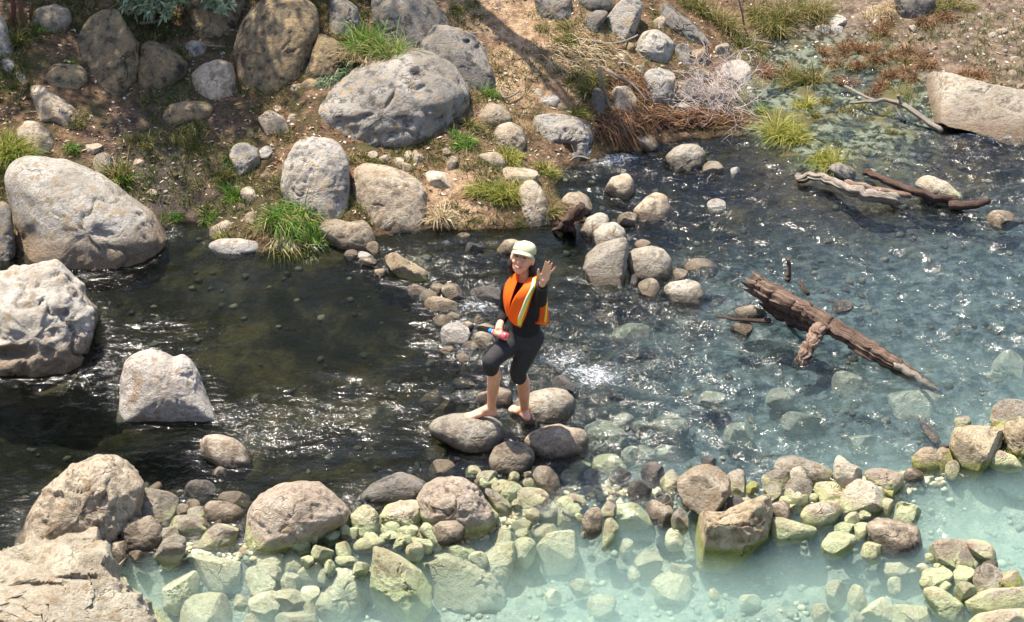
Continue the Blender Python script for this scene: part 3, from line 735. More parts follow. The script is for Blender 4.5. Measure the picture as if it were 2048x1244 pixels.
rock('R56', "large squared green block underwater in the centre of the pool edge", 'sub', [(1070,1093),(1092,1065),(1150,1059),(1160,1106),(1136,1127),(1096,1127)], g=-0.14, facets=3, box=0.7)
rock('R57', "green angular stone left of the squared underwater block", 'sub', (1049,1096,23,20), g=-0.12, facets=2)
heap = [(624,1072,12,14),(659,1065,20,16),(689,1058,12,10),(706,1064,15,10),(672,1026,28,13),(601,1089,20,13),(645,1103,22,15),(688,1096,18,16),(614,1117,12,11),(660,1132,12,12),(720,1134,22,12),(693,1119,22,8),
        (812,1079,20,10),(781,1070,18,9),(832,1100,18,17),(853,1089,13,12),(853,1059,12,16),(864,1038,22,10),(808,1064,18,8),(735,1078,10,7),(770,1058,9,7),(640,1046,14,9)]
for i, e in enumerate(heap):
    rock('H%d' % i, "small pale yellow stone heaped between the two pinkish dam boulders", 'yel', e, name=S, facets=i % 3, rough=1.1, group="pale yellow stones heaped in the dam", bury=0.35)
sub = [(584,1120,21,21),(618,1137,23,20),(580,1157,24,17),(577,1195,33,20),(618,1181,22,14),(621,1214,12,10),(529,1205,32,28),(530,1152,38,25),(535,1112,35,18),(587,1236,46,22),(650,1147,18,10),(737,1147,12,14),(552,1140,13,12),(480,1200,14,12),(505,1240,18,14)]
for i, e in enumerate(sub):
    rock('U%d' % i, "pale green stone lying underwater left of the large green dome", 'sub', e, g=-0.10 - 0.0009 * max(0, e[1] - 1100), name=S, facets=1 + i % 3, rough=1.0, group="green stones underwater in the pool")
# ---- around the standing person
rock('R60', "smooth striped river boulder under the person's forward foot", 'river', [(854,854),(870,837),(904,827),(948,825),(986,834),(1006,847),(1011,871),(996,892),(972,903),(935,902),(894,881),(863,868)], name=B, rough=0.45, D=1.0)
rock('R61', "flat sunlit wet boulder under the person's rear foot", 'river', [(1023,844),(1016,833),(1031,800),(1064,783),(1102,775),(1131,779),(1151,800),(1145,825),(1131,842),(1093,850),(1054,852)], name=B, rough=0.7, D=1.0)
rock('R62', "brown blocky stone seen between the person's shins", 'brown', [(952,788),(969,783),(996,771),(1012,771),(1023,783),(1025,804),(991,812),(960,813)], facets=2)
rock('R63', "long dark-banded river stone with a pale top below the person's rear foot", 'brown', [(1046,881),(1061,864),(1092,852),(1119,847),(1136,854),(1167,857),(1177,875),(1176,895),(1153,905),(1092,914),(1072,910)], rough=0.5, name=B)
rock('R64', "round tan-brown stone in front of the striped river boulder", 'brown', [(977,917),(990,893),(1015,882),(1045,885),(1066,898),(1071,915),(1058,935),(1030,947),(1000,940),(982,932)], rough=0.5, name=B)
rock('R65', "egg-shaped black and tan stone leaning in turquoise shallows", 'brown', [(1065,946),(1075,931),(1099,932),(1116,953),(1123,970),(1109,987),(1085,977),(1068,960)], rough=0.5)
rock('R66', "flat pale stone below the black and tan egg stone", 'taupe', (1062,990,34,17))
rock('R67', "shallow drowned grey slab right of the dark-banded river stone", 'drown', [(1167,854),(1201,839),(1228,844),(1249,861),(1259,885),(1215,904),(1177,890)], g=-0.05, top=-0.035)
rock('R68', "pale drowned stone under ripples right of the drowned grey slab", 'drown', [(1297,847),(1324,830),(1348,827),(1372,840),(1380,858),(1358,875),(1317,871)], g=-0.06, rough=0.7, top=-0.035)
rock('R69a', "dim drowned stone, left of two beside the pale drowned stone", 'drown', (1247,838,22,13), g=-0.08)
rock('R69b', "dim drowned stone, right of two beside the pale drowned stone", 'drown', (1280,853,20,13), g=-0.08)
rock('R70', "dark smooth round stone left of the cube-shaped tan rock", 'dark', (1306,940,23,19))
rock('R71', "blocky dark stone touching the left side of the cube-shaped tan rock", 'taupe', (1342,957,20,23), facets=3)
rock('R72', "cube-shaped tan rock balanced on the ochre slab", 'tan', [(1356,956),(1378,936),(1413,927),(1436,936),(1460,960),(1462,987),(1457,1021),(1443,1031),(1413,1026),(1396,1015),(1368,1003),(1356,984)], facets=5, rough=1.1, name=B, D=0.9, bury=0.15, g=0.06)
rock('R73', "crusty ochre slab rising from the turquoise pool", 'ochre', [(1372,1062),(1380,1035),(1400,1022),(1450,1024),(1500,1000),(1540,985),(1547,1030),(1540,1062),(1490,1085),(1450,1102),(1410,1100),(1380,1084)], rough=1.7, facets=2, name=B)
rock('R74', "grey stone peeping out behind the cube-shaped tan rock", 'taupe', (1474,962,24,22))
rock('R75', "small dark pointed stone behind the top of the cube-shaped rock", 'dark', (1416,925,16,14), facets=3, name=S)
rock('R76', "dark rough stone under the left corner of the cube-shaped rock", 'dark', (1327,1003,24,14), facets=2)
rock('R77', "small reddish-brown stone left of the ochre slab", 'brown', (1330,1027,18,16), name=S)
rock('R78', "small ribbed tan stone touching the ochre slab's left end", 'taupe', (1360,1038,16,20), name=S)
rock('R79', "pale drowned stone below the small reddish-brown stone", 'sub', (1349,1070,20,16), g=-0.08, name=S)
rock('R79b', "small dark stone wedged right of the cube-shaped rock", 'dark', (1472,1004,18,16), name=S, g=0.05)
rock('R80', "dark-faced cone-shaped stone ringed by a white mineral skirt", 'brown', [(1163,1040),(1175,1018),(1198,1012),(1206,1031),(1203,1055),(1181,1064),(1167,1058)], rough=0.7)
rock('R81', "slanting brown stone behind the dark-faced cone stone", 'taupe', (1216,1010,17,24,20))
rock('R82', "upright flat white stone right of the dark-faced cone stone", 'yel', [(1201,1082),(1211,1038),(1232,1030),(1244,1042),(1228,1072),(1211,1088)], facets=2, D=1.2)
rock('R83', "low dark flat-topped stone in bright broken water", 'dark', (1241,950,23,11))
rock('R84', "dark round stone with foam around it, left of the cube-shaped rock", 'dark', (1280,973,24,17))
rock('R85', "broad pale slab awash in front of the foam-ringed dark stone", 'yel', (1268,1025,46,20), g=-0.03, facets=1, top=0.015)
for i, e in enumerate([(1215,925,36,17),(1262,906,22,13),(1160,927,24,13),(1190,950,22,12),(1140,948,18,11),(1290,900,20,11),(1225,968,24,11),(1160,985,22,12),(1120,905,20,9),(1330,900,26,11),(1110,1000,16,9)]):
    rock('T%d' % i, "pale stone drowned", 'drown' if i % 2 else 'sub', e, g=-0.05, top=-0.025, name=S, group="greenish drowned stones in the bright shallows")
for i, e in enumerate([(1089,1018,28,18),(1130,1031,16,14),(1133,1009,15,10),(1150,1021,15,14),(1092,1055,26,15),(1048,1064,18,11),(1044,1048,22,10),(1048,1024,24,20)]):
    rock('V%d' % i, "greenish drowned stone above the squared underwater block", 'sub', e, g=-0.04, name=S, facets=1 + i % 2, group="greenish drowned stones in the pool edge")
for i, e in enumerate([(883,902,28,13),(885,930,27,11)]):
    rock('W%d' % i, ["flat drowned brown stone just below the striped river boulder", "pale flat stone awash, lower of two under the striped river boulder"][i], ['brown', 'river'][i], e, g=-0.01, top=[-0.01, 0.03][i])
for i, e in enumerate([(975,955,24,15),(1004,972,22,14),(1055,946,8,8),(1056,963,11,8),(1028,952,12,9),(1020,985,14,8),(945,940,16,9),(1036,1006,12,8)]):
    rock('X%d' % i, "small grey-brown stone in the gap between wrinkled boulder and egg stone", 'taupe', e, name=S, facets=i % 3, group="small stones in the dam gap", bury=0.4)
rock('R208', "tan wedge stone pointing up right of the wrinkled pink boulder", 'taupe', [(965,973),(989,980),(1023,1004),(1024,1021),(999,1018),(979,1000)], facets=2)
# ---- right half of the dam
rock('R90', "long grey drowned-looking rock at the back of the right-hand rock pile", 'taupe', [(1543,939),(1556,915),(1587,910),(1625,922),(1666,939),(1669,956),(1628,966),(1604,960),(1577,952)], rough=0.8)
rock('R91', "small pale stone lying on the long grey rock", 'cream', (1597,944,17,12), name=S, facets=3, g=0.10)
rock('R92', "taupe stone at the left end of the right-hand rock pile", 'taupe', (1553,957,28,18))
rock('R93', "round brown stone with angular facets in the right-hand rock pile", 'taupe', [(1568,973),(1580,956),(1601,953),(1626,963),(1623,987),(1601,1009),(1584,1001)], facets=3)
rock('R94', "rough pinkish rock between the round brown stone and white peak", 'pink', (1652,982,31,25), rough=1.6)
rock('R95', "dark brown crumbly rock at the front left of the rock pile", 'brown', (1560,1013,27,26), rough=1.4, facets=2)
rock('R96', "small taupe stone behind the dark brown crumbly rock", 'taupe', (1545,982,16,15), name=S)
rock('R97', "white pointed rock rising highest from the rock pile", 'cream', [(1669,973),(1667,932),(1672,912),(1683,910),(1696,926),(1723,939),(1727,956),(1715,975),(1690,982)], rough=1.2, facets=2)
rock('R98', "pinkish crumbly rock right of the white pointed rock", 'pink', [(1725,946),(1747,936),(1781,939),(1805,950),(1807,967),(1785,979),(1775,989),(1754,978)], rough=1.7)
rock('R99', "large bright crystalline cream rock at the pile's right end", 'cream', [(1676,997),(1696,973),(1717,956),(1740,960),(1764,977),(1778,1004),(1771,1018),(1747,1028),(1700,1025),(1683,1013)], rough=2.0, facets=4, name=B)
rock('R100', "smooth oval tan stone in front of the rock pile", 'cream', [(1599,1028),(1611,1011),(1638,1004),(1672,1002),(1688,1018),(1672,1038),(1638,1050),(1608,1042)], rough=0.5)
rock('R101', "pale flat stone sloping into the pool below the oval tan stone", 'yel', [(1538,1035),(1563,1035),(1597,1045),(1635,1055),(1635,1065),(1597,1073),(1553,1079),(1541,1068)], rough=1.1)
rock('R103', "dark-striped boulder with a pale top alone in the milky pool", 'brown', [(1730,1052),(1754,1035),(1788,1038),(1826,1045),(1839,1059),(1846,1082),(1832,1093),(1788,1099),(1761,1090),(1740,1074)], facets=3, name=B)
rock('R104', "small knobbly stone under the crystalline cream rock", 'cream', (1706,1034,16,11), name=S, rough=1.6)
rock('R105', "pale drowned stone below the small knobbly stone", 'yel', (1690,1056,22,13), name=S, g=-0.01, top=0.02)
rock('R106', "yellow-green crusted stone half sunk in milky water", 'yel', (1678,1081,32,20), rough=1.9)
rock('R107', "white oval stone in front of the dark-striped boulder", 'cream', (1746,1097,24,15), name=S)
rock('R108', "pale stone wedged left of the dark-striped boulder", 'cream', (1722,1054,13,17), name=S)
rock('R109a', "big broken cream rock in the lower right pile", 'cream', [(1848,1113),(1867,1082),(1911,1077),(1945,1086),(1960,1113),(1952,1136),(1911,1134),(1867,1136),(1853,1125)], facets=5, rough=1.6, name=B)
rock('R109b', "slanted cream block leaning on the big broken cream rock", 'cream', [(1930,1085),(1945,1072),(1970,1080),(1988,1097),(1996,1114),(1975,1124),(1950,1115)], facets=3)
rock('R110', "dark stone wedged right of the big broken cream rock", 'brown', (1982,1130,18,12), name=S)
rock('R111', "brown-faced angular rock in the lower right pile", 'taupe', (1977,1156,27,27), facets=4)
rock('R112', "crumbly tan rock at the right edge beside the brown-faced angular rock", 'ochre', (2025,1157,23,21), rough=1.7)
rock('R113', "yellowish stone below the big broken cream rock", 'yel', (1928,1147,24,14), name=S)
rock('R114', "pale yellow rough stone at the left of the lower right pile", 'yel', (1873,1151,31,18), rough=1.5)
rock('R115', "knobbly pale stone below the yellowish stone", 'yel', (1928,1180,25,16), rough=1.5)
rock('R116', "tiny pale stone above the big leaning green-white stone", 'yel', (1888,1170,14,8), name=S)
rock('R117', "big leaning green-white stone half underwater at lower right", 'yel', [(1843,1178),(1870,1171),(1897,1185),(1928,1209),(1930,1229),(1911,1243),(1877,1226),(1856,1206)], g=-0.08, rough=0.7, top='free')
rock('R118', "long flat cream slab at the right edge near the bottom", 'cream', [(1926,1195),(1952,1181),(1996,1176),(2060,1174),(2075,1190),(2060,1206),(2013,1214),(1938,1217)], facets=2, box=0.7, name=B)
rock('R119', "cream rock in the bottom right corner", 'cream', [(1932,1246),(1955,1226),(2000,1218),(2060,1216),(2080,1250),(2000,1268),(1945,1262)], facets=2, name=B)
for i, e in enumerate([(1710,1195,25,25),(1672,1181,20,20),(1757,1215,34,25),(1713,1232,20,16),(1826,1226,40,30),(1800,1132,34,15),(1640,1222,18,14),(1790,1165,16,12),(1845,1135,12,10)]):
    rock('Y%d' % i, "pale drowned stone in the milky pool below the dark-striped boulder", 'sub', e, g=-0.14, top=-0.05 - 0.03 * (i % 2), name=S, facets=1 + i % 3, group="pale drowned stones at lower right")
for i, e in enumerate([(1295,1115,28,22),(1345,1170,38,24),(1362,1132,22,20),(1428,1187,12,10),(1268,1145,12,10),(1205,1205,30,16),(1250,1090,16,14),(1160,1170,20,12),(1500,1200,22,12),(1105,1190,18,12)]):
    rock('Z%d' % i, "faint drowned stone on the floor of the turquoise pool", 'sub', e, g=-0.30, top=-0.15 - 0.02 * (i % 3), name=S, facets=1 + i % 3, group="faint stones on the turquoise pool floor")
for i, e in enumerate([(735,522,18,10),(700,505,15,8),(760,545,15,8),(835,577,18,10),(858,588,15,10),(872,612,14,8),(885,640,19,12),(907,630,14,9),(932,652,14,9),(942,692,17,10),(925,712,14,8),(893,700,16,9),(958,640,13,8),(845,548,12,8)]):
    rock('E%d' % i, "small wet stone in the low weir left of the person", ['brown', 'river', 'tan'][i % 3], e, name=S, group="wet weir stones left of the person", bury=0.5)
# rubble packed along the dam
DAM = [(215,1075),(300,1070),(400,1050),(480,1030)], [(620,1060),(700,1050),(780,1055),(850,1070),(900,1075)], [(960,960),(1010,985),(1060,1010),(1130,1000),(1170,1050)], [(1300,985),(1350,1010)], [(1480,990),(1540,1000),(1600,985),(1660,1000),(1720,1000),(1770,985),(1700,1050)], [(1850,1130),(1900,1140),(1960,1140),(2020,1160),(2000,1195)], [(1880,935),(1960,880),(2030,860)]
RUB = ["small tan rubble stone packed among the leftmost dam rocks", "small cream rubble stone packed between the two pinkish dam boulders", "small grubby rubble stone in the gap below the round tan-brown stone", "small dark rubble stone beside the cube-shaped tan rock", "small cream rubble stone packed into the right-hand rock pile", "small yellowish rubble stone packed into the lower right pile", "small tan rubble stone under the rocks at the right edge"]
RST = [('taupe', 'brown', 'tan'), ('yel', 'cream', 'yel'), ('taupe', 'yel', 'river'), ('brown', 'dark', 'taupe'), ('cream', 'taupe', 'pink', 'ochre'), ('yel', 'cream', 'taupe'), ('ochre', 'taupe')]
rr_ = np.random.default_rng(77)
for k, line in enumerate(DAM):
    n = int(5 + 0.052 * sum(math.dist(a, b) for a, b in zip(line, line[1:])))
    for i in range(n):
        u = rr_.uniform(0, len(line) - 1.001); a, b = line[int(u)], line[int(u) + 1]; f = u - int(u)
        x = a[0] + (b[0] - a[0]) * f + rr_.normal() * 12; y = a[1] + (b[1] - a[1]) * f + rr_.normal() * 13
        r = 6 + 12 * rr_.uniform() ** 1.6
        rock('B%d_%d' % (k, i), RUB[k], RST[k][i % len(RST[k])], (x, y, r * rr_.uniform(1, 1.8), r * rr_.uniform(.6, 1.05), rr_.uniform(-40, 40)), name=S, rough=1.5, group=RUB[k].replace("stone", "stones"), bury=0.5)
# the hollowed ring stone
rock('R102', "pale cup-shaped stone with a hollow, beside the crystalline cream rock", 'yel', (1810,1022,32,18), rough=0.5, hollow=[(1808,1014,17,8,10)])
# ---- right edge
rock('R121', "orange-pink angular boulder mirrored in the pool at the right edge", 'ochre', [(1897,915),(1904,871),(1911,854),(1945,849),(1982,854),(2008,864),(2006,885),(1989,909),(1969,919),(1938,938),(1918,930)], facets=5, rough=1.2, name=B)
rock('R122', "round ochre stone left of the orange-pink angular boulder", 'ochre', [(1822,915),(1843,895),(1863,892),(1880,909),(1884,926),(1860,938),(1826,931)], rough=0.6)
rock('R123', "pitted tan rock cut by the right edge behind the orange-pink boulder", 'ochre', [(2003,870),(2013,848),(2040,838),(2070,840),(2090,880),(2070,908),(2040,912),(2015,894)], rough=1.7)
rock('R124', "dark grey rock cut by the right edge above the pitted tan rock", 'taupe', [(1978,835),(1985,812),(2010,797),(2045,800),(2070,820),(2060,845),(2020,850),(1990,852)], facets=2)
rock('R125', "small grey stone behind the orange-pink angular boulder", 'taupe', (1926,843,18,13), name=S)
rock('R126', "dark slanting splinter of rock in bright rapids near the right edge", 'dark', [(1832,838),(1850,845),(1878,865),(1884,878),(1876,886),(1858,872),(1840,852)], facets=2)
rock('R127', "white slab sliding into the pool below the pitted tan rock", 'cream', [(1972,912),(1995,898),(2030,912),(2050,930),(2010,934),(1980,926)], g=0.0, top='free')
rock('R128', "small tan stone tucked under the orange-pink angular boulder", 'taupe', (1905,933,15,12), name=S)
rock('R129', "flat dark stone awash below the round ochre stone", 'brown', (1824,944,26,9), name=S)
rock('R130', "small dark wet stone between ochre stone and orange-pink boulder", 'dark', (1890,893,11,13), name=S)
rock('R131', "long pale block with a brown speckled side at the upper right edge", 'slab', [(1816,200),(1833,162),(1847,142),(1867,138),(1908,149),(1975,169),(2048,182),(2130,196),(2130,285),(2048,266),(1985,248),(1920,236),(1874,230),(1830,224)], name=B, facets=3, box=0.6, rough=0.9, bury=0.45)
rock('R132', "pale flat rock beside the upper driftwood log", 'cream', [(1826,368),(1840,353),(1860,350),(1894,365),(1928,385),(1924,397),(1887,397),(1850,385)])
rock('R133', "low tan rock in sparkling water at the right edge", 'tan', (2010,433,35,13))
rock('R134', "flat grey slab under the left end of the upper driftwood log", 'dgrey', [(1651,333),(1678,324),(1712,340),(1706,358),(1671,350)])
rock('R135', "dark boulder at the top edge above the marsh stream", 'dgrey', [(1786,-10),(1830,-25),(1870,-10),(1868,18),(1850,32),(1815,38),(1797,22)], name=B)
for i, e in enumerate([(1668,40,25,12),(1676,57,15,9),(1645,58,15,9),(1753,43,9,10)]):
    rock('M%d' % i, ["flat whitish rock, largest of a few left of the marsh stream's top", "small whitish rock below the flat whitish rock", "small pointed whitish rock left of its whitish neighbours", "small grey upright stone near the marsh stream's top"][i], 'grey', e, name=S)
flats = [(2003,62,12,8),(1990,70,14,7),(2030,40,9,5),(1826,55,8,6),(1972,163,8,5),(2000,168,9,6),(2025,145,11,7),(2040,172,10,6),(2020,165,8,5),(1945,158,6,4),(1985,120,7,4),(2030,118,12,6),(2010,100,5,3),(1960,30,6,4),(1925,45,5,3),(1870,95,5,3),(1840,75,6,4),(1900,70,5,3)]
for i, e in enumerate(flats):
    rock('N%d' % i, "small whitish stone scattered on the dry flats at upper right", 'pale', e, name=S, facets=1 + i % 3, group="stones on the dry flats")
# ---- centre bank
rock('R140', "bright-topped upright boulder among the grey boulders at top centre", 'grey', [(1193,64),(1213,37),(1227,17),(1247,-4),(1274,-4),(1287,14),(1277,44),(1260,68),(1233,83),(1206,84),(1196,78)], name=B, facets=3)
rock('R141', "small grey boulder leaning on the bright-topped upright boulder", 'dgrey', [(1161,47),(1173,30),(1193,20),(1220,24),(1206,44),(1193,64),(1169,56)])
rock('R142', "grey boulder at the top edge behind the bright-topped boulder", 'dgrey', [(1145,0),(1160,-18),(1215,-18),(1230,10),(1200,24),(1165,20)], name=B)
rock('R143', "broad flat grey boulder at the top edge above the sandy path", 'dgrey', [(1061,34),(1068,-5),(1100,-20),(1142,-8),(1152,44),(1108,47)], name=B)
rock('R144', "long dark grey boulder with a sunlit chipped end at top centre right", 'dgrey', [(1304,34),(1311,14),(1335,5),(1362,30),(1392,51),(1429,71),(1412,83),(1382,88),(1352,80),(1322,52)], name=B, facets=3)
rock('R145', "flat-topped grey rock in the middle of the debris slope", 'grey', [(1267,95),(1287,64),(1311,59),(1341,64),(1355,81),(1352,108),(1345,125),(1311,122),(1281,113)], name=B, facets=4)
rock('R146', "grey angular stone right of the flat-topped grey rock", 'dgrey', [(1350,90),(1370,85),(1388,105),(1385,125),(1368,135),(1352,118)], facets=3)
rock('R147', "upright two-headed rock with mossy foot on the debris slope", 'grey', [(1284,149),(1304,135),(1325,122),(1341,125),(1350,145),(1348,189),(1338,216),(1318,212),(1301,185),(1291,165)], name=B, facets=2)
rock('R148', "blocky tan rock left of the upright two-headed rock", 'tan', [(1217,193),(1230,172),(1257,172),(1274,199),(1267,226),(1247,231),(1227,212)], facets=3)
rock('R149', "upright bluish slab behind the bleached forked stick", 'dgrey', [(1184,176),(1203,174),(1211,203),(1208,233),(1193,236),(1184,209)])
rock('R150', "grey round stone right of the upright two-headed rock", 'dgrey', (1378,177,22,22), facets=1)
rock('R151', "pinkish stone behind the bleached thorny bush", 'taupe', (1425,190,25,23))
rock('R152', "grey rock at the upper right of the bleached thorny bush", 'grey', (1470,140,32,26))
rock('R153', "grey eroded rock with a dark hollow underneath above the riffle", 'grey', [(1051,250),(1068,231),(1098,234),(1125,230),(1159,236),(1186,250),(1198,270),(1192,298),(1173,314),(1140,316),(1100,312),(1070,297),(1058,272)], name=B, rough=2.0, hollow=[(1128,297,24,13,26),(1085,290,12,10,12)])
rock('R154', "tan upright stone left of the eroded rock", 'tan', [(983,270),(995,250),(1020,243),(1045,255),(1052,280),(1040,300),(1010,298),(990,288)])
rock('R155', "pale flat stone at the end of the rusty reed mat", 'tan', (1298,283,27,16))
rock('R156', "pale two-humped rock standing in dark water with grass at its foot", 'river', [(1330,314),(1345,297),(1368,287),(1395,289),(1412,304),(1409,324),(1382,343),(1348,340)], name=B)
rock('R157', "small pale stone right of the two-humped rock", 'river', (1426,337,20,15), name=S)
rock('R158', "tiny white stone right of the small pale stone in dark water", 'bell', (1471,342,10,8), name=S)
rock('R159', "pale angular stone alone in dark water above the river-stone chain", 'tan', [(1208,378),(1223,355),(1254,344),(1267,358),(1269,378),(1257,397),(1230,397)], facets=2)
rock('R160', "pale block beside the broken brown stump", 'tan', [(1122,400),(1135,387),(1160,383),(1183,392),(1187,412),(1170,429),(1140,426)], facets=2)
rock('R161', "smooth pear-shaped pale stone at the upper end of the river-stone chain", 'tan', [(1265,418),(1290,395),(1310,384),(1333,390),(1342,415),(1341,438),(1310,445),(1280,439)], rough=0.4)
rock('R162', "dark grey oval stone left of the pear-shaped pale stone", 'brown', (1256,437,26,14), rough=0.5)
rock('R163', "grey stone right of the broken brown stump", 'river', [(1156,460),(1175,435),(1200,424),(1215,430),(1220,445),(1205,468),(1170,472)], rough=0.6)
rock('R164', "rounded grey stone stacked behind the tall split river stone", 'river', [(1183,490),(1185,465),(1205,447),(1230,443),(1250,460),(1257,485),(1230,498),(1195,498)], rough=0.5)
rock('R165', "tall split river stone with a dark wet foot, biggest of the chain", 'river', [(1166,532),(1173,511),(1193,491),(1227,479),(1255,474),(1258,498),(1252,535),(1246,563),(1220,569),(1198,567),(1180,552)], name=B, facets=2, rough=0.7)
rock('R166', "fat round river stone touching the tall split river stone", 'river', [(1254,511),(1267,498),(1304,491),(1328,498),(1343,518),(1345,542),(1328,555),(1294,559),(1267,547),(1255,532)], name=B, rough=0.5)
rock('R167', "small flat stone behind the fat round river stone", 'tan', (1286,488,17,8), name=S)
rock('R168', "little dark stone in the gap between the two largest river stones", 'dark', (1267,557,11,12), name=S)
rock('R169', "small oval pale stone in front of the fat round river stone", 'river', (1297,568,22,15,20), name=S, rough=0.5)
rock('R170', "dark stone right of the fat round river stone", 'brown', (1362,546,18,12), name=S)
rock('R171', "low pebble-smooth boulder at the lower end of the river-stone chain", 'river', [(1325,579),(1338,565),(1375,559),(1399,565),(1411,589),(1406,604),(1368,609),(1341,601)], name=B, rough=0.5)
rock('R172', "pale wet stone awash right of the river-stone chain", 'river', (1404,530,32,15))
rock('R173', "small white flat stone in dark water right of the pear-shaped stone", 'bell', (1432,407,18,9), name=S)
rock('R174', "tall pale pointed rock in yellow grass above the broken stump", 'tan', [(1035,380),(1048,362),(1065,358),(1085,378),(1100,415),(1104,438),(1085,449),(1055,443),(1040,412)], name=B)
rock('R175', "rough tan rock right of the great grey boulder", 'tan', [(945,222),(960,207),(1000,208),(1022,225),(1022,247),(985,254),(955,247)], facets=2, rough=1.3)
rock('R177', "pale flat rock under yellow grass left of the stump", 'tan', (1030,350,48,22), rough=1.2)
rock('R178', "low tan rock above the pale flat grassy rock", 'tan', (978,318,30,14))
rock('R179', "pointed tan stone lying behind the blocky tan boulder", 'tan', (880,357,32,14,14), facets=2)
for i, e in enumerate([(800,325,15,10),(818,311,11,9),(835,312,13,15),(905,320,11,13),(893,302,9,7),(815,332,14,8),(770,318,12,8),(745,308,10,7)]):
    rock('P%d' % i, "small tan stone in the row below the great grey boulder", 'tan', e, name=S, group="small stones below the great grey boulder")
rock('R181', "light grey angular stone left of the cracked-cap boulder", 'grey', [(458,311),(469,290),(490,285),(517,297),(523,324),(507,343),(480,350)], facets=3)
rock('R182', "brown wedge-shaped rock left of the great grey boulder", 'tan', [(515,236),(539,219),(566,233),(586,257),(566,272),(532,260)], facets=2)
rock('R183', "pinkish upright stone beside a grass clump above the pale smooth boulder", 'taupe', (208,332,24,26))
rock('R184', "small tan stone right of the pinkish upright stone", 'tan', (275,322,15,10), name=S)
rock('R185', "small flat stone above the pinkish upright stone", 'tan', (187,294,20,9), name=S)
rock('R186', "pointed tan stone on the pool's grassy edge", 'tan', [(417,457),(452,439),(483,457),(466,473),(422,475)], facets=2)
rock('R187', "pale flat stone at the waterline below the pointed tan stone", 'bell', [(412,490),(436,478),(480,476),(520,484),(527,500),(473,510),(432,506)])
for i, e in enumerate([(500,385,18,14),(535,350,18,12),(530,303,19,10),(540,260,12,8),(500,270,10,8),(455,330,11,8),(300,385,14,8),(352,348,6,5),(28,360,9,12),(505,435,16,11),(480,415,12,8),(15,130,16,12),(38,155,13,12),(50,165,6,6),(585,235,9,9),(555,217,10,8),(310,120,12,8),(392,95,22,14),(590,170,18,12),(615,170,20,14),(1100,200,20,9),(1075,185,12,7),(1125,215,14,8),(1000,225,9,7),(1243,118,18,12),(1400,112,20,15),(1185,100,14,9),(1280,140,13,10),(1405,150,18,13),(1365,215,16,11),(1320,42,22,16),(1255,92,13,9),(1160,85,13,8),(1440,95,20,13)]):
    rock('Q%d' % i, "small loose stone lying on the earthy bank", ['tan', 'lich', 'grey'][i % 3], e, name=S, facets=i % 3, group="small loose stones on the earthy bank")
# ---- the low weir of stones left of the person
rock('R190', "orange-stained elongated rock in the low weir by the pool", 'ochre', [(765,512),(789,503),(816,522),(850,538),(863,555),(853,566),(816,556),(782,538)], facets=3, rough=1.8)
rock('R191', "tan loaf-shaped rock at the lower end of the low weir", 'tan', [(846,601),(860,592),(883,594),(917,606),(920,623),(890,622),(850,613)], facets=3, rough=1.8)
rock('R192', "small grey stone behind the orange-stained rock's tip", 'river', (874,573,12,13), name=S)
rock('R193', "brown rounded stone beside the small grey stone in the weir", 'brown', (905,577,21,17), name=S)
rock('R194', "round grey wet rock left of the held bottle", 'grey', (912,667,26,25), rough=1.0)
rock('R195', "light flat stone just below the held bottle", 'river', (965,676,22,13), name=S, facets=2)
rock('R196', "small tan stone behind the light flat stone", 'tan', (972,652,16,9), name=S)
rock('R197', "pale sloping rock in water behind the person's cap", 'tan', [(985,503),(1008,481),(1023,477),(1048,485),(1060,503),(1020,507)])
rock('R198', "dark wet knob upstream of the person's cap", 'dark', (950,493,18,13), name=S)
rock('R199', "tiny pale oval stone upstream of the dark wet knob", 'tan', (927,472,13,7), name=S)
rock('R200', "dark wet rock in the riffle left of the orange vest", 'dark', (972,588,34,17))
rock('R201', "flat pale stone drowned in the riffle right of the person", 'drown', (1264,660,40,12), g=-0.03)
rock('R201b', "brown drowned rock in the riffle below the river-stone chain", 'brown', (1215,632,26,12), g=-0.02)
rock('R201c', "dark drowned rock in white water behind the person's rear foot", 'dark', (1128,768,22,17))
rock('R202', "flat grey rock against the left end of the big driftwood", 'river', [(1466,618),(1504,609),(1536,623),(1531,635),(1470,632)])
rock('R203', "small brown stone below the flat grey rock by the driftwood", 'brown', (1482,656,24,13), name=S)
rock('R204', "dark little stone above the fork of the big driftwood", 'dark', (1683,610,22,9), name=S)
for i, (e, s) in enumerate([((1690,757,30,22), 'drown'), ((2010,737,50,34), 'drown'), ((1825,806,80,26), 'drown'), ((1600,835,40,14), 'drown'), ((1480,860,40,16), 'drown'), ((1560,790,34,14), 'drown'), ((1420,790,34,13), 'drown'), ((1720,880,34,12), 'drown')]):
    rock('K%d' % i, "pale stone drowned under the blue rippled stream at right", s, e, g=-0.07, top=-0.10, rough=0.9, group="drowned stones in the rippled stream")
for i, (e, s) in enumerate([((125,772,72,26), 'tan'), ((865,790,28,15), 'tan'), ((890,812,26,12), 'tan'), ((915,735,30,10), 'brown'), ((930,760,24,9), 'tan')]):
    rock('J%d' % i, "olive-brown stone drowned in the dark left pool", s, e, g=-0.09 if i < 3 else -0.2, top=-0.03 if i < 3 else -0.14, rough=1.0, group="drowned stones in the dark pool")

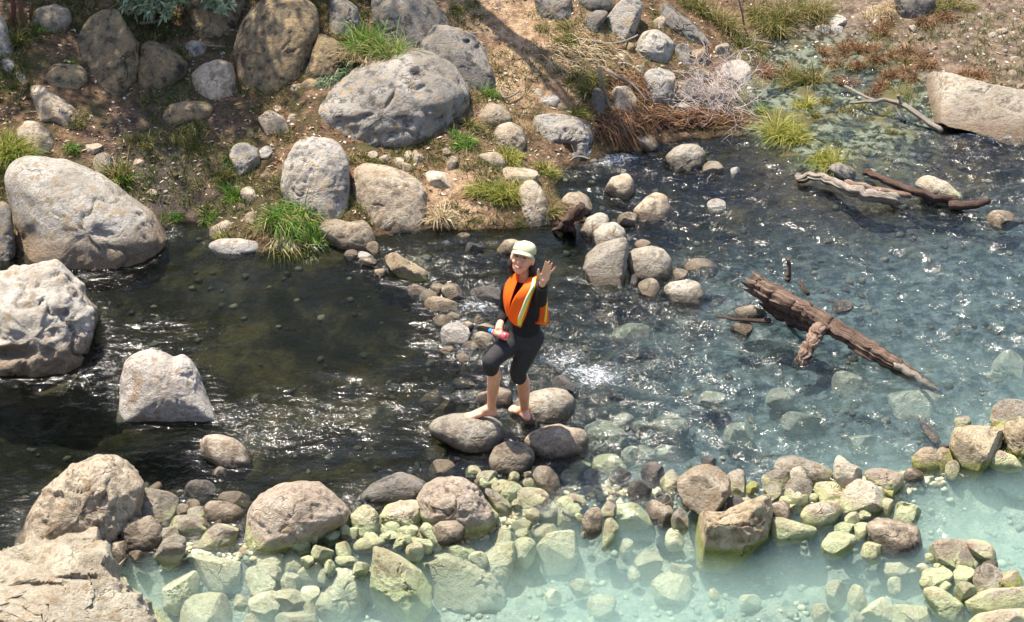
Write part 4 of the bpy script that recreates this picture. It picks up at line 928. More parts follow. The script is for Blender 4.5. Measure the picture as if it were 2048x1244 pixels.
# ================================================================== driftwood
def bark_mat(name, c1, c2, dark, sc=1.0):
    t = NT(name)
    n1 = t.noise(6, 6, 0.7, None, 0.5); n2 = t.noise(30, 6, 0.75, None, 1.0); v = t.vor(26 * sc, 'DISTANCE_TO_EDGE')
    mp = t.n("ShaderNodeMapping"); mp.inputs['Rotation'].default_value = (0, 0, R(35)); mp.inputs['Scale'].default_value = (0.22, 1.6, 1.3); t.l(t.pos(), mp.inputs['Vector'])
    cx = t.n("ShaderNodeCombineXYZ"); t.l(t.math('MULTIPLY', t.attr('rnd'), 1.0), cx.inputs[0]); sp = t.n("ShaderNodeSeparateXYZ"); t.l(t.pos(), sp.inputs[0])
    t.l(t.math('MULTIPLY', t.math('ADD', sp.outputs[0], sp.outputs[1]), 0.22), cx.inputs[1]); t.l(t.math('MULTIPLY', sp.outputs[2], 0.3), cx.inputs[2])
    fib = t.noise(24 * sc, 7, 0.72, cx.outputs[0], 0.6)
    col = t.mix(t.mapr(fib, 0.36, 0.62), c1, c2); col = t.mix(t.mapr(n2, 0.55, 0.7, 0, 0.7), col, dark); col = t.mix(t.mapr(n1, 0.3, 0.45, 0.6, 0), col, dark)
    nb = t.bump(t.math('ADD', fib, t.math('MULTIPLY', n2, 0.3)), 1.0, 0.05)
    return t.bsdf(col, 0.85, nb, 0.2)
WOOD = bark_mat("reddish_driftwood", (0.125, 0.078, 0.055), (0.31, 0.215, 0.16), (0.040, 0.025, 0.02))
GREYWOOD = bark_mat("bleached_driftwood", (0.36, 0.29, 0.23), (0.56, 0.48, 0.39), (0.17, 0.125, 0.10))
DARKWOOD = bark_mat("wet_driftwood", (0.085, 0.050, 0.038), (0.20, 0.13, 0.10), (0.03, 0.02, 0.016))

def path3(pts):
    """[(px, py, height above water or ground)] -> world points"""
    out = []
    for p in pts:
        if len(p) == 4: out.append(at_y(p[0], p[1], p[3]))
        else:
            q = on_ground(p[0], p[1], True)
            z = max(q[2], 0)
            for _ in range(3):
                q = on_z(p[0], p[1], z + p[2]); z = max(float(ground(q[0], q[1])), 0.0)
            out.append(q)
    return np.array(out)
PXM = FPX / 14.5
def stick(mb, pts, r0, r1, n=14, k=8, wob=0.25, seed=0.0, ridge=0.0):
    P = spline(path3(pts), n); dist = np.linalg.norm(P - CAM, axis=1).mean()
    rad = np.linspace(r0, r1, n) * dist / FPX
    P = P + (0.5 if r0 < 12 else 0.22) * rad[:, None] * np.stack([fbm(np.stack([np.arange(n) * 0.5 + seed + 7 * c, np.zeros(n), np.zeros(n)], -1), 2) for c in range(3)], -1)
    mb.tube(P, rad, k, True, 'ang', wob, seed, ridge)

mb = MB(); stick(mb, [(1508, 566, .30), (1540, 586, .27), (1590, 612, .22), (1640, 640, .17), (1690, 668, .13), (1750, 704, .06), (1800, 735, -.005), (1840, 760, -.09), (1865, 775, -.15)], 20, 11, 90, 52, 0.10, 1.0, 0.34)
lg = mb.build("driftwood_log", WOOD, attrs=True, label="big reddish forked driftwood log lying across the rippled stream", cat="log")
mb = MB(); stick(mb, [(1645, 640, .17), (1634, 664, .13), (1618, 695, .06), (1600, 728, -.04)], 15, 12, 34, 36, 0.12, 5.0, 0.34); mb.build("side_branch", WOOD, lg)
mb = MB(); stick(mb, [(1525, 600, .10), (1570, 632, .06), (1630, 655, .08)], 11, 14, 20, 20, 0.25, 9.0, 0.5); mb.build("lower_limb", DARKWOOD, lg, attrs=True)
mb = MB(); stick(mb, [(1785, 726, .04), (1825, 750, -.01), (1855, 768, -.03), (1880, 782, -.05)], 8, 3, 20, 12, 0.3, 3.3, 0.4); mb.build("bleached_tip", GREYWOOD, lg, attrs=True)
for i in range(3):
    mb = MB(); a = [(1540, 640), (1700, 690), (1560, 575)][i]; b = [(1430, 632), (1745, 722), (1600, 612)][i]
    stick(mb, [(a[0], a[1], .05), ((a[0] + b[0]) / 2, (a[1] + b[1]) / 2 + 4, .05), (b[0], b[1], .02)], 6, 2, 10, 7, 0.6, 3 + i); mb.build("splinter", DARKWOOD, lg, attrs=True)
mb = MB(); stick(mb, [(1592, 358, .03), (1625, 353, .08), (1665, 362, .10), (1700, 380, .10), (1740, 392, .08), (1790, 402, .03)], 7, 12, 36, 24, 0.35, 2.0, 0.4)
lg2 = mb.build("driftwood_log", GREYWOOD, attrs=True, label="bleached crooked log in the water above the rippled stream", cat="log")
mb = MB(); stick(mb, [(1690, 368, .10), (1720, 372, .14), (1760, 380, .12), (1820, 392, .06)], 8, 5, 16, 9, 0.6, 4.0); mb.build("side_branch", WOOD, lg2)
mb = MB(); stick(mb, [(1728, 343, .05), (1755, 352, .08), (1800, 372, .08), (1860, 392, .06), (1915, 402, .02)], 7, 8, 24, 16, 0.4, 6.0, 0.4)
mb.build("driftwood_log", DARKWOOD, attrs=True, label="thin dark log crossing behind the bleached crooked log", cat="log")
mb = MB(); stick(mb, [(1898, 408, .02), (1930, 411, .03), (1955, 408, .07), (1976, 403, .12)], 10, 7, 14, 10, 0.4, 8.0)
mb.build("driftwood_log", DARKWOOD, attrs=True, label="short dark upturned log end near the pale flat rock", cat="log")
mb = MB(); stick(mb, [(1700, 205, .02), (1740, 203, .12), (1775, 200, .16), (1810, 212, .14), (1850, 240, .08), (1882, 264, .0)], 3, 6, 24, 8, 0.4, 3.0)
br = mb.build("fallen_branch", GREYWOOD, attrs=True, label="bare fallen branch slanting from the marsh to the long pale block", cat="branch")
for i, (a, b, c) in enumerate([((1690, 172, .03), (1725, 190, .08), (1752, 203, .13)), ((1808, 212, .14), (1800, 200, .2), (1796, 190, .26)), ((1785, 205, .15), (1798, 225, .08), (1809, 242, .02))]):
    mb = MB(); stick(mb, [a, b, c], 2.5, 3.5, 10, 7, 0.4, i + 1.0); mb.build("twig", GREYWOOD, br, attrs=True)
mb = MB(); stick(mb, [(1128, 452, .02), (1140, 440, .12), (1155, 424, .25), (1166, 412, .34)], 17, 9, 16, 12, 0.9, 2.5)
st = mb.build("broken_stump", DARKWOOD, attrs=True, label="broken brown stump slanting beside pale blocks in the stream", cat="stump")
for i, (a, b) in enumerate([((1130, 450), (1105, 462)), ((1145, 455), (1150, 470)), ((1160, 440), (1185, 446))]):
    mb = MB(); stick(mb, [(a[0], a[1], .06), ((a[0] + b[0]) / 2, (a[1] + b[1]) / 2, .06), (b[0], b[1], .0)], 7, 3, 8, 7, 0.8, i + 4.0); mb.build("root", DARKWOOD, st, attrs=True)
q = on_z(1577, 565, 0)
mb = MB(); stick(mb, [(1574, 562, 0.0), (1577, 545, 0.07), (1578, 532, 0.13), (1576, 518, 0.19)], 6, 3, 10, 8, 0.8, 1.2)
mb.build("upright_stick", WOOD, attrs=True, label="short upright broken stick in water above the driftwood's thick end", cat="stick")
mb = MB(); stick(mb, [(1598, 562, .05), (1608, 577, .03), (1618, 590, 0)], 4, 4, 8, 8, 0.6, 1.9)
mb.build("floating_stick", DARKWOOD, attrs=True, label="stubby dark stick just right of the upright broken stick", cat="stick")
# bleached sticks on the debris slope
def sticks(items, name, mat, cat, group=None):
    for lab, pts, r0, r1, sd in items:
        mb = MB(); stick(mb, pts, r0, r1, 12, 7, 0.4, sd); mb.build(name, mat, label=lab, cat=cat, group=group, attrs=True)
sticks([("pale upright stick leaning against the bluish slab", [(1199, 135, .30), (1203, 165, .22), (1212, 195, .08), (1222, 222, .0)], 3.5, 3, 1.0),
        ("pale stick running down left of the two-headed rock", [(1212, 140, .06), (1240, 155, .08), (1268, 172, .07), (1295, 205, .04)], 3, 2.5, 2.0),
        ("thin grey stick lying below the bright-topped upright boulder", [(1180, 80, .05), (1215, 88, .05), (1250, 82, .06), (1275, 70, .08)], 3, 2, 3.0),
        ("thin pale stick under the flat-topped grey rock", [(1345, 143, .05), (1375, 147, .06), (1405, 146, .05)], 3, 2, 4.0),
        ("bleached stick lying between lichen boulder and shaded brown boulder", [(280, 47, .06), (305, 44, .07), (325, 38, .05)], 3, 2, 5.0),
        ("thin dark stick lying left of the egg-shaped boulder", [(375, 90, .03), (410, 91, .04), (450, 93, .03)], 2, 2, 6.0),
        ("forked pale stick at the great grey boulder's right end", [(1000, 182, .04), (1010, 195, .05), (1030, 188, .06), (1040, 178, .05)], 3, 2, 7.0),
        ("pale stick standing in grass at top right of the slope", [(1474, -12, .4), (1483, 20, .25), (1488, 50, .03)], 1.6, 2, 8.0),
        ("thin bent stick across the right end of the debris slope", [(1490, 78, .05), (1520, 82, .07), (1545, 88, .04)], 3, 2, 9.0),
        ("short stick lying at the eroded rock's foot", [(1140, 322, .04), (1155, 313, .10), (1180, 318, .08)], 2.5, 2, 10.0)], "dry_stick", GREYWOOD, "stick")
# bleached thorny bush
mb = MB(); root = on_ground(1445, 225)
lr = np.random.default_rng(5)
def twig(p, d, L, r, lev):
    n = 5; P = [p]
    for i in range(n):
        d = d + lr.normal(size=3) * 0.22; d /= np.linalg.norm(d); P.append(P[-1] + d * L / n)
    mb.tube(P, np.linspace(r, r * 0.45, n + 1), 4, False)
    if lev > 0:
        for i in range(3 if lev > 1 else 2):
            q = P[lr.integers(2, n + 1)]; e = d + lr.normal(size=3) * 0.75; e /= np.linalg.norm(e); twig(q, e, L * lr.uniform(.45, .75), r * 0.6, lev - 1)
for i in range(46):
    a = lr.uniform(0, 2 * math.pi); d = np.array([math.cos(a) * 0.8 - .1, math.sin(a) * 0.55, lr.uniform(0.25, 1.0)])
    off = np.array([lr.normal() * 0.16 - 0.02, lr.normal() * 0.16 + 0.1, 0.0]); p = root + off; p[2] = ground(p[0], p[1])
    twig(p, d / np.linalg.norm(d), lr.uniform(.22, .42), 0.0048, 3)
t = NT("bleached_twig"); TW = t.bsdf(t.mix(t.noise(8), (0.40, 0.32, 0.28), (0.62, 0.54, 0.50)), 0.8)
mb.build("thorny_bush", TW, label="bleached leafless thorny bush by the dark water", cat="bush")

# ================================================================== grasses
GRASS = {
    'fresh': ramp_mat("fresh_grass", [(0, (0.030, 0.075, 0.010)), (0.5, (0.085, 0.19, 0.020)), (0.85, (0.17, 0.30, 0.035)), (1, (0.42, 0.38, 0.16))], trans=0.35),
    'olive': ramp_mat("olive_grass", [(0, (0.050, 0.070, 0.015)), (0.45, (0.13, 0.14, 0.030)), (0.75, (0.28, 0.22, 0.075)), (1, (0.42, 0.33, 0.17))], trans=0.3),
    'yellow': ramp_mat("yellow_grass", [(0, (0.12, 0.16, 0.020)), (0.5, (0.30, 0.30, 0.050)), (1, (0.55, 0.47, 0.18))], trans=0.35),
    'straw': ramp_mat("straw_grass", [(0, (0.26, 0.18, 0.085)), (0.5, (0.44, 0.34, 0.19)), (1, (0.66, 0.56, 0.38))], trans=0.25),
    'rust': ramp_mat("rusty_grass", [(0, (0.075, 0.035, 0.018)), (0.5, (0.20, 0.10, 0.050)), (1, (0.36, 0.22, 0.12))], trans=0.2),
    'blue': ramp_mat("bluish_grass", [(0, (0.035, 0.075, 0.035)), (0.6, (0.10, 0.17, 0.085)), (1, (0.30, 0.36, 0.22))], trans=0.3),
    'white': ramp_mat("bleached_grass", [(0, (0.38, 0.34, 0.22)), (0.5, (0.60, 0.56, 0.40)), (1, (0.75, 0.72, 0.58))], trans=0.3),
}
def blades(mb, base, n, spread, hgt, wid, droop, lean, seed, sq=0.7, lo=0.0, hi=1.0):
    lr = np.random.default_rng(seed)
    V = []; F = []; A = []; m = 0
    nc = int(lr.integers(5, 10)); ca = lr.uniform(0, 2 * math.pi, nc); cr = spread * 1.05 * np.sqrt(lr.uniform(size=nc)); cx_ = np.cos(ca) * cr; cy_ = np.sin(ca) * cr * sq
    ch_ = lr.uniform(0.45, 1.15, nc); cl_ = lr.normal(size=(nc, 3)) * 0.28; ck_ = lr.uniform(-0.25, 0.25, nc)
    for i in range(n):
        a = lr.uniform(0, 2 * math.pi); rr = spread * math.sqrt(lr.uniform()); j_ = int(lr.integers(0, nc))
        p = np.array([base[0] + cx_[j_] + math.cos(a) * rr * 0.42, base[1] + cy_[j_] + math.sin(a) * rr * sq * 0.42, 0.0])
        p[2] = max(float(ground(p[0], p[1])), -0.04) - 0.01 if base[2] is None else base[2]
        out = np.array([math.cos(a), math.sin(a), 0]) * (0.1 + rr / max(spread, 1e-6)) * 0.30 + np.array(lean) + cl_[j_] + lr.normal(size=3) * 0.30
        L = hgt * ch_[j_] * (0.40 + 0.75 * lr.uniform() ** 0.8) * (1.0 - 0.35 * (rr / max(spread, 1e-6)) ** 2); w = wid * lr.uniform(0.7, 1.3)
        d = np.array([out[0], out[1], 1.0]); d /= np.linalg.norm(d)
        sd = np.cross(d, lr.normal(size=3)); sd /= np.linalg.norm(sd) + 1e-9
        k = 4; q = p.copy()
        for s in range(k):
            ww = w * (1 - s / (k - 0.4)); V += [q - sd * ww, q + sd * ww]
            d = d + np.array([out[0] * 0.25, out[1] * 0.25, -droop * (0.35 + 0.4 * s)]); d /= np.linalg.norm(d); q = q + d * L / (k - 1)
        F += [(m + 2 * s, m + 2 * s + 1, m + 2 * s + 3, m + 2 * s + 2) for s in range(k - 1)]
        A += [float(np.clip(lr.uniform(lo, hi) + ck_[j_], 0, 1))] * (2 * k); m += 2 * k
    mb.add(np.array(V), F, np.array(A))

def tuft(label, px, py, wpx, hpx, kind, n=220, droop=0.5, lean=(0, 0, 0), z=None, wid=0.0045, group=None, extra=None, name="grass_tuft"):
    q = on_ground(px, py) if z is None else on_z(px, py, z)
    m = np.linalg.norm(q - CAM) / FPX
    mb = MB(); sd = hash_s(label + str(px)) % 99999
    blades(mb, [q[0], q[1], None if z is None else z], int(n * 1.5), wpx * 0.40 * m, hpx * m * 1.25, wid, droop, lean, sd)
    o = mb.build(name, GRASS[kind], attrs=True, label=label, cat="grass", group=group)
    if extra:
        for k2, n2, f in extra:
            e = MB(); blades(e, [q[0], q[1], None if z is None else z], int(n2 * 1.5), wpx * 0.48 * m, hpx * m * f, wid, droop * 1.6, lean, sd + 1)
            e.build("dry_blades", GRASS[k2], o, attrs=True)
    return o
def top_of(key, px, py):
    o, W, F = ROCKS[key]
    b = BVHTree.FromPolygons([tuple(v) for v in W], F)
    d = ray(px, py); h = b.ray_cast(Vector(CAM.tolist()), Vector((d / np.linalg.norm(d)).tolist()))
    return np.array(h[0]) if h[0] is not None else None

zt = on_ground(745, 118)[2]
tuft("bright green grass tuft growing above the great grey boulder", 748, 112, 130, 82, 'fresh', 520, 0.35, extra=[('straw', 260, 0.75)], z=float(zt) + 0.08)
tuft("drooping bluish grass spilling over the great boulder's left shoulder", 668, 150, 90, 52, 'blue', 260, 1.3, (-0.5, -0.4, 0))
tuft("lush green grass clump overhanging the pool left of the cracked-cap boulder", 578, 455, 130, 78, 'fresh', 700, 0.8, extra=[('olive', 300, 1.0)])
tuft("white sun-bleached grass trailing into the pool under the lush clump", 590, 500, 120, 26, 'white', 320, 1.6, (0.1, -0.5, 0))
tuft("yellow-green grass clump cut by the left edge", 18, 318, 90, 72, 'yellow', 520, 0.4, extra=[('fresh', 260, 1.1)])
tuft("narrow green grass clump beside the pinkish upright stone", 240, 358, 46, 56, 'olive', 240, 0.3, extra=[('fresh', 140, 1.0)])
tuft("reddish-green grass hanging over the half-buried low boulder", 395, 262, 105, 34, 'olive', 320, 1.1, (-0.1, -0.3, 0), extra=[('rust', 150, 0.9)])
for i, (x, y, w, h, k, l) in enumerate([(470, 330, 60, 40, 'fresh', "short green grass left of the light grey angular stone"), (455, 395, 70, 40, 'fresh', "short green grass on the bank left of the lush clump"), (490, 300, 50, 30, 'olive', "thin olive grass above the light grey angular stone"),
        (440, 360, 46, 30, 'olive', "sparse olive grass beside the bare mud patch"), (420, 440, 46, 22, 'fresh', "low green fringe left of the pointed tan stone"), (350, 440, 40, 18, 'fresh', "tiny green grass fringe at the pale smooth boulder's tip"), (460, 480, 60, 18, 'yellow', "low yellow-green fringe behind the pale flat waterline stone"),
        (160, 245, 50, 30, 'olive', "olive grass at the lower end of the slanting boulder"), (280, 290, 60, 26, 'olive', "low weeds above the bare mud patch"), (380, 300, 60, 24, 'olive', "low weeds right of the mud patch under the hanging grass"), (140, 300, 30, 28, 'fresh', "green weeds right of the round half-sunlit boulder"),
        (30, 90, 50, 46, 'olive', "dry olive grass at the foot of the red stems"), (80, 62, 26, 24, 'fresh', "short green grass below the oval brown boulder"), (145, 125, 34, 14, 'fresh', "short grass on top of the flat-topped shaded slab"),
        (985, 190, 44, 30, 'fresh', "green weeds right of the cracked grey boulder"), (920, 285, 60, 40, 'fresh', "dark green weeds under the great boulder's right end"), (940, 255, 30, 34, 'olive', "olive weeds beside the great boulder's right tip"), (720, 320, 60, 20, 'olive', "low moss-green weeds below the great grey boulder"),
        (940, 20, 80, 34, 'olive', "patch of green grass at the top edge above the sandy path"), (1120, 72, 90, 34, 'olive', "dry olive grass under the broad flat grey boulder"), (1170, 175, 80, 52, 'olive', "wispy olive grass above the eroded rock"), (1165, 232, 46, 24, 'yellow', "yellow grass fringe on top of the eroded rock"),
        (1020, 318, 56, 34, 'yellow', "yellow-green grass left of the eroded rock"), (985, 385, 80, 48, 'yellow', "sunlit yellow grass left of the tall pale pointed rock"), (1040, 395, 60, 40, 'yellow', "sunlit yellow grass around the tall pale pointed rock's base"), (1095, 345, 44, 32, 'yellow', "yellow grass tuft between eroded rock and pointed rock"),
        (1100, 430, 30, 36, 'olive', "olive grass between the pointed rock and broken stump"), (878, 440, 34, 50, 'straw', "straw-coloured grass against the blocky tan boulder"), (1385, 335, 60, 30, 'olive', "reddish-green grass at the two-humped rock's foot"),
        (1390, 20, 80, 44, 'olive', "olive grass behind the long dark grey boulder"), (1440, 55, 60, 46, 'olive', "olive-green grass right of the long dark grey boulder"), (1540, 48, 110, 66, 'olive', "tall golden-green grass at top right of the slope"), (1620, 36, 80, 52, 'olive', "golden-green grass clump at the top edge left of whitish rocks"), (1755, 28, 70, 42, 'straw', "straw grass clump left of the dark top boulder"), (1900, 24, 120, 36, 'olive', "dark green weeds right of the dark top boulder"),
        (1500, 100, 60, 40, 'olive', "olive grass beyond the thorny bush"), (1600, 165, 90, 52, 'olive', "olive-brown grass hummock at the marsh's left side"), (1545, 150, 60, 34, 'rust', "rusty grass left of the olive-brown hummock"), (1570, 275, 100, 60, 'yellow', "bright yellow-green grass at the marsh's near left corner"), (1645, 330, 90, 50, 'yellow', "bright green-gold grass island above the bleached crooked log"),
        (1520, 225, 40, 30, 'fresh', "small green tuft at the dark water's upper edge"), (1600, 215, 40, 30, 'yellow', "small yellow tuft in the marsh above the bright grass"), (1655, 205, 34, 18, 'olive', "small olive tuft in the middle of the marsh"), (1695, 222, 40, 22, 'olive', "olive tuft left of the bare fallen branch"), (1735, 222, 34, 20, 'yellow', "yellow tuft beneath the bare fallen branch"), (1775, 232, 30, 18, 'yellow', "yellow tuft right of its twin beneath the fallen branch"), (1785, 268, 24, 16, 'olive', "lone tuft on the pale algae flat"), (1632, 236, 30, 22, 'olive', "olive tuft on the algae flat's upper left")]):
    tuft(l, x, y, w, h, k, int(120 + w * h * 0.085), 0.5 if k != 'straw' else 0.7, wid=0.0038, extra=[('fresh', 90, .9)] if k == 'yellow' and w > 70 else None)
rusty = [(1712, 135, 44), (1755, 122, 40), (1692, 168, 56), (1800, 150, 44), (1762, 172, 40), (1735, 102, 46), (1660, 130, 40), (1780, 158, 30), (1820, 160, 30), (1738, 190, 26), (1700, 95, 40), (1830, 120, 46), (1760, 70, 40), (1850, 50, 46), (1895, 40, 40), (1770, 50, 34), (1650, 105, 40), (1940, 150, 40), (1800, 110, 46), (1860, 130, 40), (1960, 158, 30), (1690, 110, 30)]
for i, (x, y, w) in enumerate(rusty):
    tuft("rust-brown grass hummock in the marsh left of the long pale block", x, y, w, 30, 'rust', 190, 0.6, wid=0.004, group="rust-brown grass hummocks in the marsh", extra=[('olive', 80, 1.0)])
# flattened rusty reeds
def reed_mat(label, px, py, wpx, hpx, n, ang, kind, seed):
    lr = np.random.default_rng(seed); mb = MB(); c = on_ground(px, py); m = np.linalg.norm(c - CAM) / FPX
    for i in range(n):
        x = px + lr.normal() * wpx * 0.26; y = py + lr.normal() * hpx * 0.26
        q = on_ground(x, y); a = R(ang) + lr.normal() * 0.35; L = lr.uniform(20, 55) * m
        d = np.array([math.cos(a), math.sin(a), 0]); P = []
        lift = lr.uniform(0.01, 0.09)
        for s in np.linspace(-0.5, 0.5, 4):
            p = q + d * L * s; p[2] = max(float(ground(p[0], p[1])), 0) + lift * (1 - 2.6 * s * s) + 0.01 * lr.normal(); P.append(p)
        mb.tube(P, [0.004, 0.004, 0.0035, 0.002], 3, False, lr.uniform())
    mb.build("reed_mat", GRASS[kind], attrs=True, label=label, cat="dry reeds", kind="stuff")
reed_mat("rust-red mat of flattened dry reeds along the dark water's edge", 1370, 243, 260, 34, 520, 8, 'rust', 3)
reed_mat("rusty reed mat sloping down from the blocky tan rock", 1240, 262, 110, 60, 420, -42, 'rust', 4)
reed_mat("loose straw and twigs between the blocky and two-headed rocks", 1270, 185, 130, 90, 240, -45, 'rust', 6)
reed_mat("pale straw litter beside the sandy path", 1180, 120, 150, 60, 200, -20, 'straw', 7)

# ================================================================== shrub twigs hanging in at the top, stems, trees
LEAFMAT = ramp_mat("tree_leaf", [(0, (0.035, 0.060, 0.016)), (0.5, (0.07, 0.11, 0.026)), (1, (0.14, 0.17, 0.05))], 0.55, 0.35)
OLIVELEAF = ramp_mat("grey_green_leaf", [(0, (0.16, 0.21, 0.11)), (0.6, (0.32, 0.39, 0.23)), (1, (0.52, 0.57, 0.40))], 0.55, 0.3)
STEM = bark_mat("red_stem", (0.23, 0.095, 0.055), (0.36, 0.19, 0.12), (0.10, 0.045, 0.03))
lr = np.random.default_rng(21)
def leaf_spray(mb, tips, n, L, W):
    V = []; F = []; A = []; m = 0
    for tip, d0 in tips:
        for i in range(n):
            p = tip - d0 * lr.uniform(0, 0.22) + lr.normal(size=3) * 0.012
            d = d0 * 0.5 + lr.normal(size=3) * 0.65; d /= np.linalg.norm(d)
            s = np.cross(d, lr.normal(size=3)); s /= np.linalg.norm(s)
            l = L * lr.uniform(.6, 1.2)
            V += [p, p + d * l * .5 + s * W, p + d * l, p + d * l * .5 - s * W]; F.append((m, m + 1, m + 2, m + 3)); A += [lr.uniform()] * 4; m += 4
    mb.add(np.array(V), F, np.array(A))
sb = on_ground(330, -70)
shrub = empty("hanging_shrub", sb, "grey-green narrow-leaved shrub hanging in at the top edge above the lichen boulder", "shrub")
br = MB(); lf = MB(); tips = []
for i, (x, y) in enumerate([(250, 12), (268, 22), (285, 10), (300, 28), (318, 8), (330, 32), (345, 14), (360, 5), (375, 10), (430, 14), (445, 22), (458, 8), (240, 4), (310, 15), (335, 20), (290, 20), (425, 5)]):
    y0 = sb[1] - 0.25
    tip = at_y(x, y, on_ground(x, y)[1] - lr.uniform(0.15, 0.4)); st0 = sb + np.array([lr.normal() * 0.15, 0, 0.05])
    mid = (tip + st0) / 2 + np.array([0, 0, 0.25 + 0.1 * lr.uniform()])
    P = spline([st0, mid, tip], 8); br.tube(P, np.linspace(0.009, 0.003, 8), 5, False)
    d = P[-1] - P[-2]; d /= np.linalg.norm(d); tips.append((tip, d)); tips.append((P[-2], d))
br.build("twigs", GREYWOOD, shrub); leaf_spray(lf, tips, 60, 0.11, 0.014); lf.build("foliage", OLIVELEAF, shrub, attrs=True)

for lab, pts, r in [("thin reddish stem rising at the top left corner, left of two", [(24, 50), (26, 20), (27, -20), (30, -140)], 6), ("thin reddish stem rising at the top left corner, right of two", [(44, 64), (42, 30), (40, -10), (36, -150)], 5.5), ("short dark twig beside the oval brown boulder", [(60, 40), (63, 22), (66, 4)], 3)]:
    yy = on_ground(*pts[0])[1]
    mb = MB(); stick(mb, [(a, b_, 0, yy + 0.001 * i) for i, (a, b_) in enumerate(pts)], r, r * 0.7, 16, 8, 0.2, r); mb.build("shrub_stem", STEM, attrs=True, label=lab, cat="stem")

TRUNK = bark_mat("tree_bark", (0.11, 0.085, 0.065), (0.22, 0.175, 0.135), (0.04, 0.03, 0.022))
def tree_meshes(seed, h, crown_r, nleaf, bare=0.35):
    lr2 = np.random.default_rng(seed); tr = MB(); V = []; F = []; A = []; m = 0
    P = [np.array([0, 0, -0.3])]; d = np.array([0.0, 0, 1.0])
    for i in range(8):
        d = d + lr2.normal(size=3) * 0.07; d[2] = 1; d /= np.linalg.norm(d); P.append(P[-1] + d * (h * 0.85) / 8)
    tr.tube(P, np.linspace(0.13, 0.03, 9) * h / 8, 9, True, 0, 0.2, seed)
    cl = []
    for i in range(26):
        q = P[lr2.integers(3, 9)]; a = lr2.uniform(0, 2 * math.pi); up = lr2.uniform(0.0, 0.8)
        L = crown_r * lr2.uniform(0.45, 1.0); e = q + np.array([math.cos(a) * L, math.sin(a) * L, up * L]); e[2] = max(e[2], h * bare)
        mid = (q + e) / 2 + np.array([0, 0, 0.12 * L])
        S = spline([q, mid, e], 6); tr.tube(S, np.linspace(0.035, 0.01, 6) * h / 8, 5, False)
        for s in S[2:]: cl.append(s)
    cl = np.array(cl)
    c = cl[lr2.integers(0, len(cl), nleaf)] + lr2.normal(size=(nleaf, 3)) * crown_r * 0.17
    dd = lr2.normal(size=(nleaf, 3)); dd /= np.linalg.norm(dd, axis=1)[:, None]
    ss = np.cross(dd, lr2.normal(size=(nleaf, 3))); ss /= np.linalg.norm(ss, axis=1)[:, None]
    l = lr2.uniform(0.07, 0.15, nleaf)[:, None]
    Vv = np.stack([c, c + dd * l * .5 + ss * l * .28, c + dd * l, c + dd * l * .5 - ss * l * .28], 1).reshape(-1, 3)
    Ff = np.arange(nleaf * 4).reshape(-1, 4)
    return (np.concatenate(tr.V), tr.F), (Vv, Ff, np.repeat(lr2.uniform(size=nleaf), 4))
def shade_tree(x, y, seed, h, cr, nleaf, label, bare=0.35):
    z = float(ground(x, y)); tr, (V, F, A) = tree_meshes(seed, h, cr, nleaf, bare)
    o = empty("shade_tree", (x, y, z), label, "tree", "trees beyond the top of the bank")
    b = np.array([x, y, z])
    mesh_obj("trunk", tr[0] + b, tr[1], TRUNK, o); mesh_obj("crown", V + b, F, LEAFMAT, o, attr={'rnd': A}, smooth=False)

# ================================================================== the person
def flat_mat(name, c, rough=0.7, spec=0.3, trans=None, var=0.12, bs=60, bd=0.004):
    t = NT(name); n = t.noise(14, 4, 0.6); n2 = t.noise(bs, 3, 0.6)
    col = t.mix(n, tuple(v * (1 - var) for v in c), tuple(min(1, v * (1 + var)) for v in c))
    return t.bsdf(col, rough, t.bump(n2, 0.5, bd), spec, trans)
t = NT("skin"); z = t.sep_z(); n = t.noise(12, 4, 0.6)
SKIN = t.bsdf(t.mix(t.mapr(n, 0.4, 0.6), (0.62, 0.31, 0.19), (0.70, 0.38, 0.25)), 0.5, None, 0.35)
for nd in t.t.nodes:
    if nd.type == 'BSDF_PRINCIPLED':
        nd.inputs['Subsurface Weight'].default_value = 0.15; nd.inputs['Subsurface Radius'].default_value = (0.012, 0.005, 0.003)
BLACK = flat_mat("black_knit", (0.016, 0.014, 0.015), 0.85, 0.2)
GREYTROUSER = flat_mat("charcoal_cloth", (0.034, 0.032, 0.034), 0.85, 0.2, bs=9, bd=0.02)
ORANGE = flat_mat("orange_vest_mesh", (0.95, 0.17, 0.012), 0.65, 0.3, 0.35, 0.05, 200, 0.002)
LIME = flat_mat("reflective_lime", (0.85, 0.78, 0.10), 0.5, 0.4, 0.2, 0.05)
SILVER = flat_mat("reflective_silver", (0.62, 0.60, 0.45), 0.35, 0.5, None, 0.05)
CAPM = flat_mat("pale_green_cap", (0.47, 0.46, 0.30), 0.9, 0.2)
HAIR = flat_mat("dark_hair", (0.022, 0.012, 0.009), 0.5, 0.4, None, 0.3, 30, 0.01)
LIP = flat_mat("lip", (0.50, 0.14, 0.12), 0.5); EYE = flat_mat("eye_dark", (0.03, 0.02, 0.016), 0.4); WHITE = flat_mat("white", (0.75, 0.72, 0.68), 0.5)

foot_f = top_of('R60', 962, 834); foot_r = top_of('R61', 1045, 838)
if foot_f is None: foot_f = on_z(962, 834, 0.2)
if foot_r is None: foot_r = on_z(1045, 838, 0.05)
Y0 = float(foot_f[1])
def J(px, py, dy): return at_y(px, py, Y0 + dy)

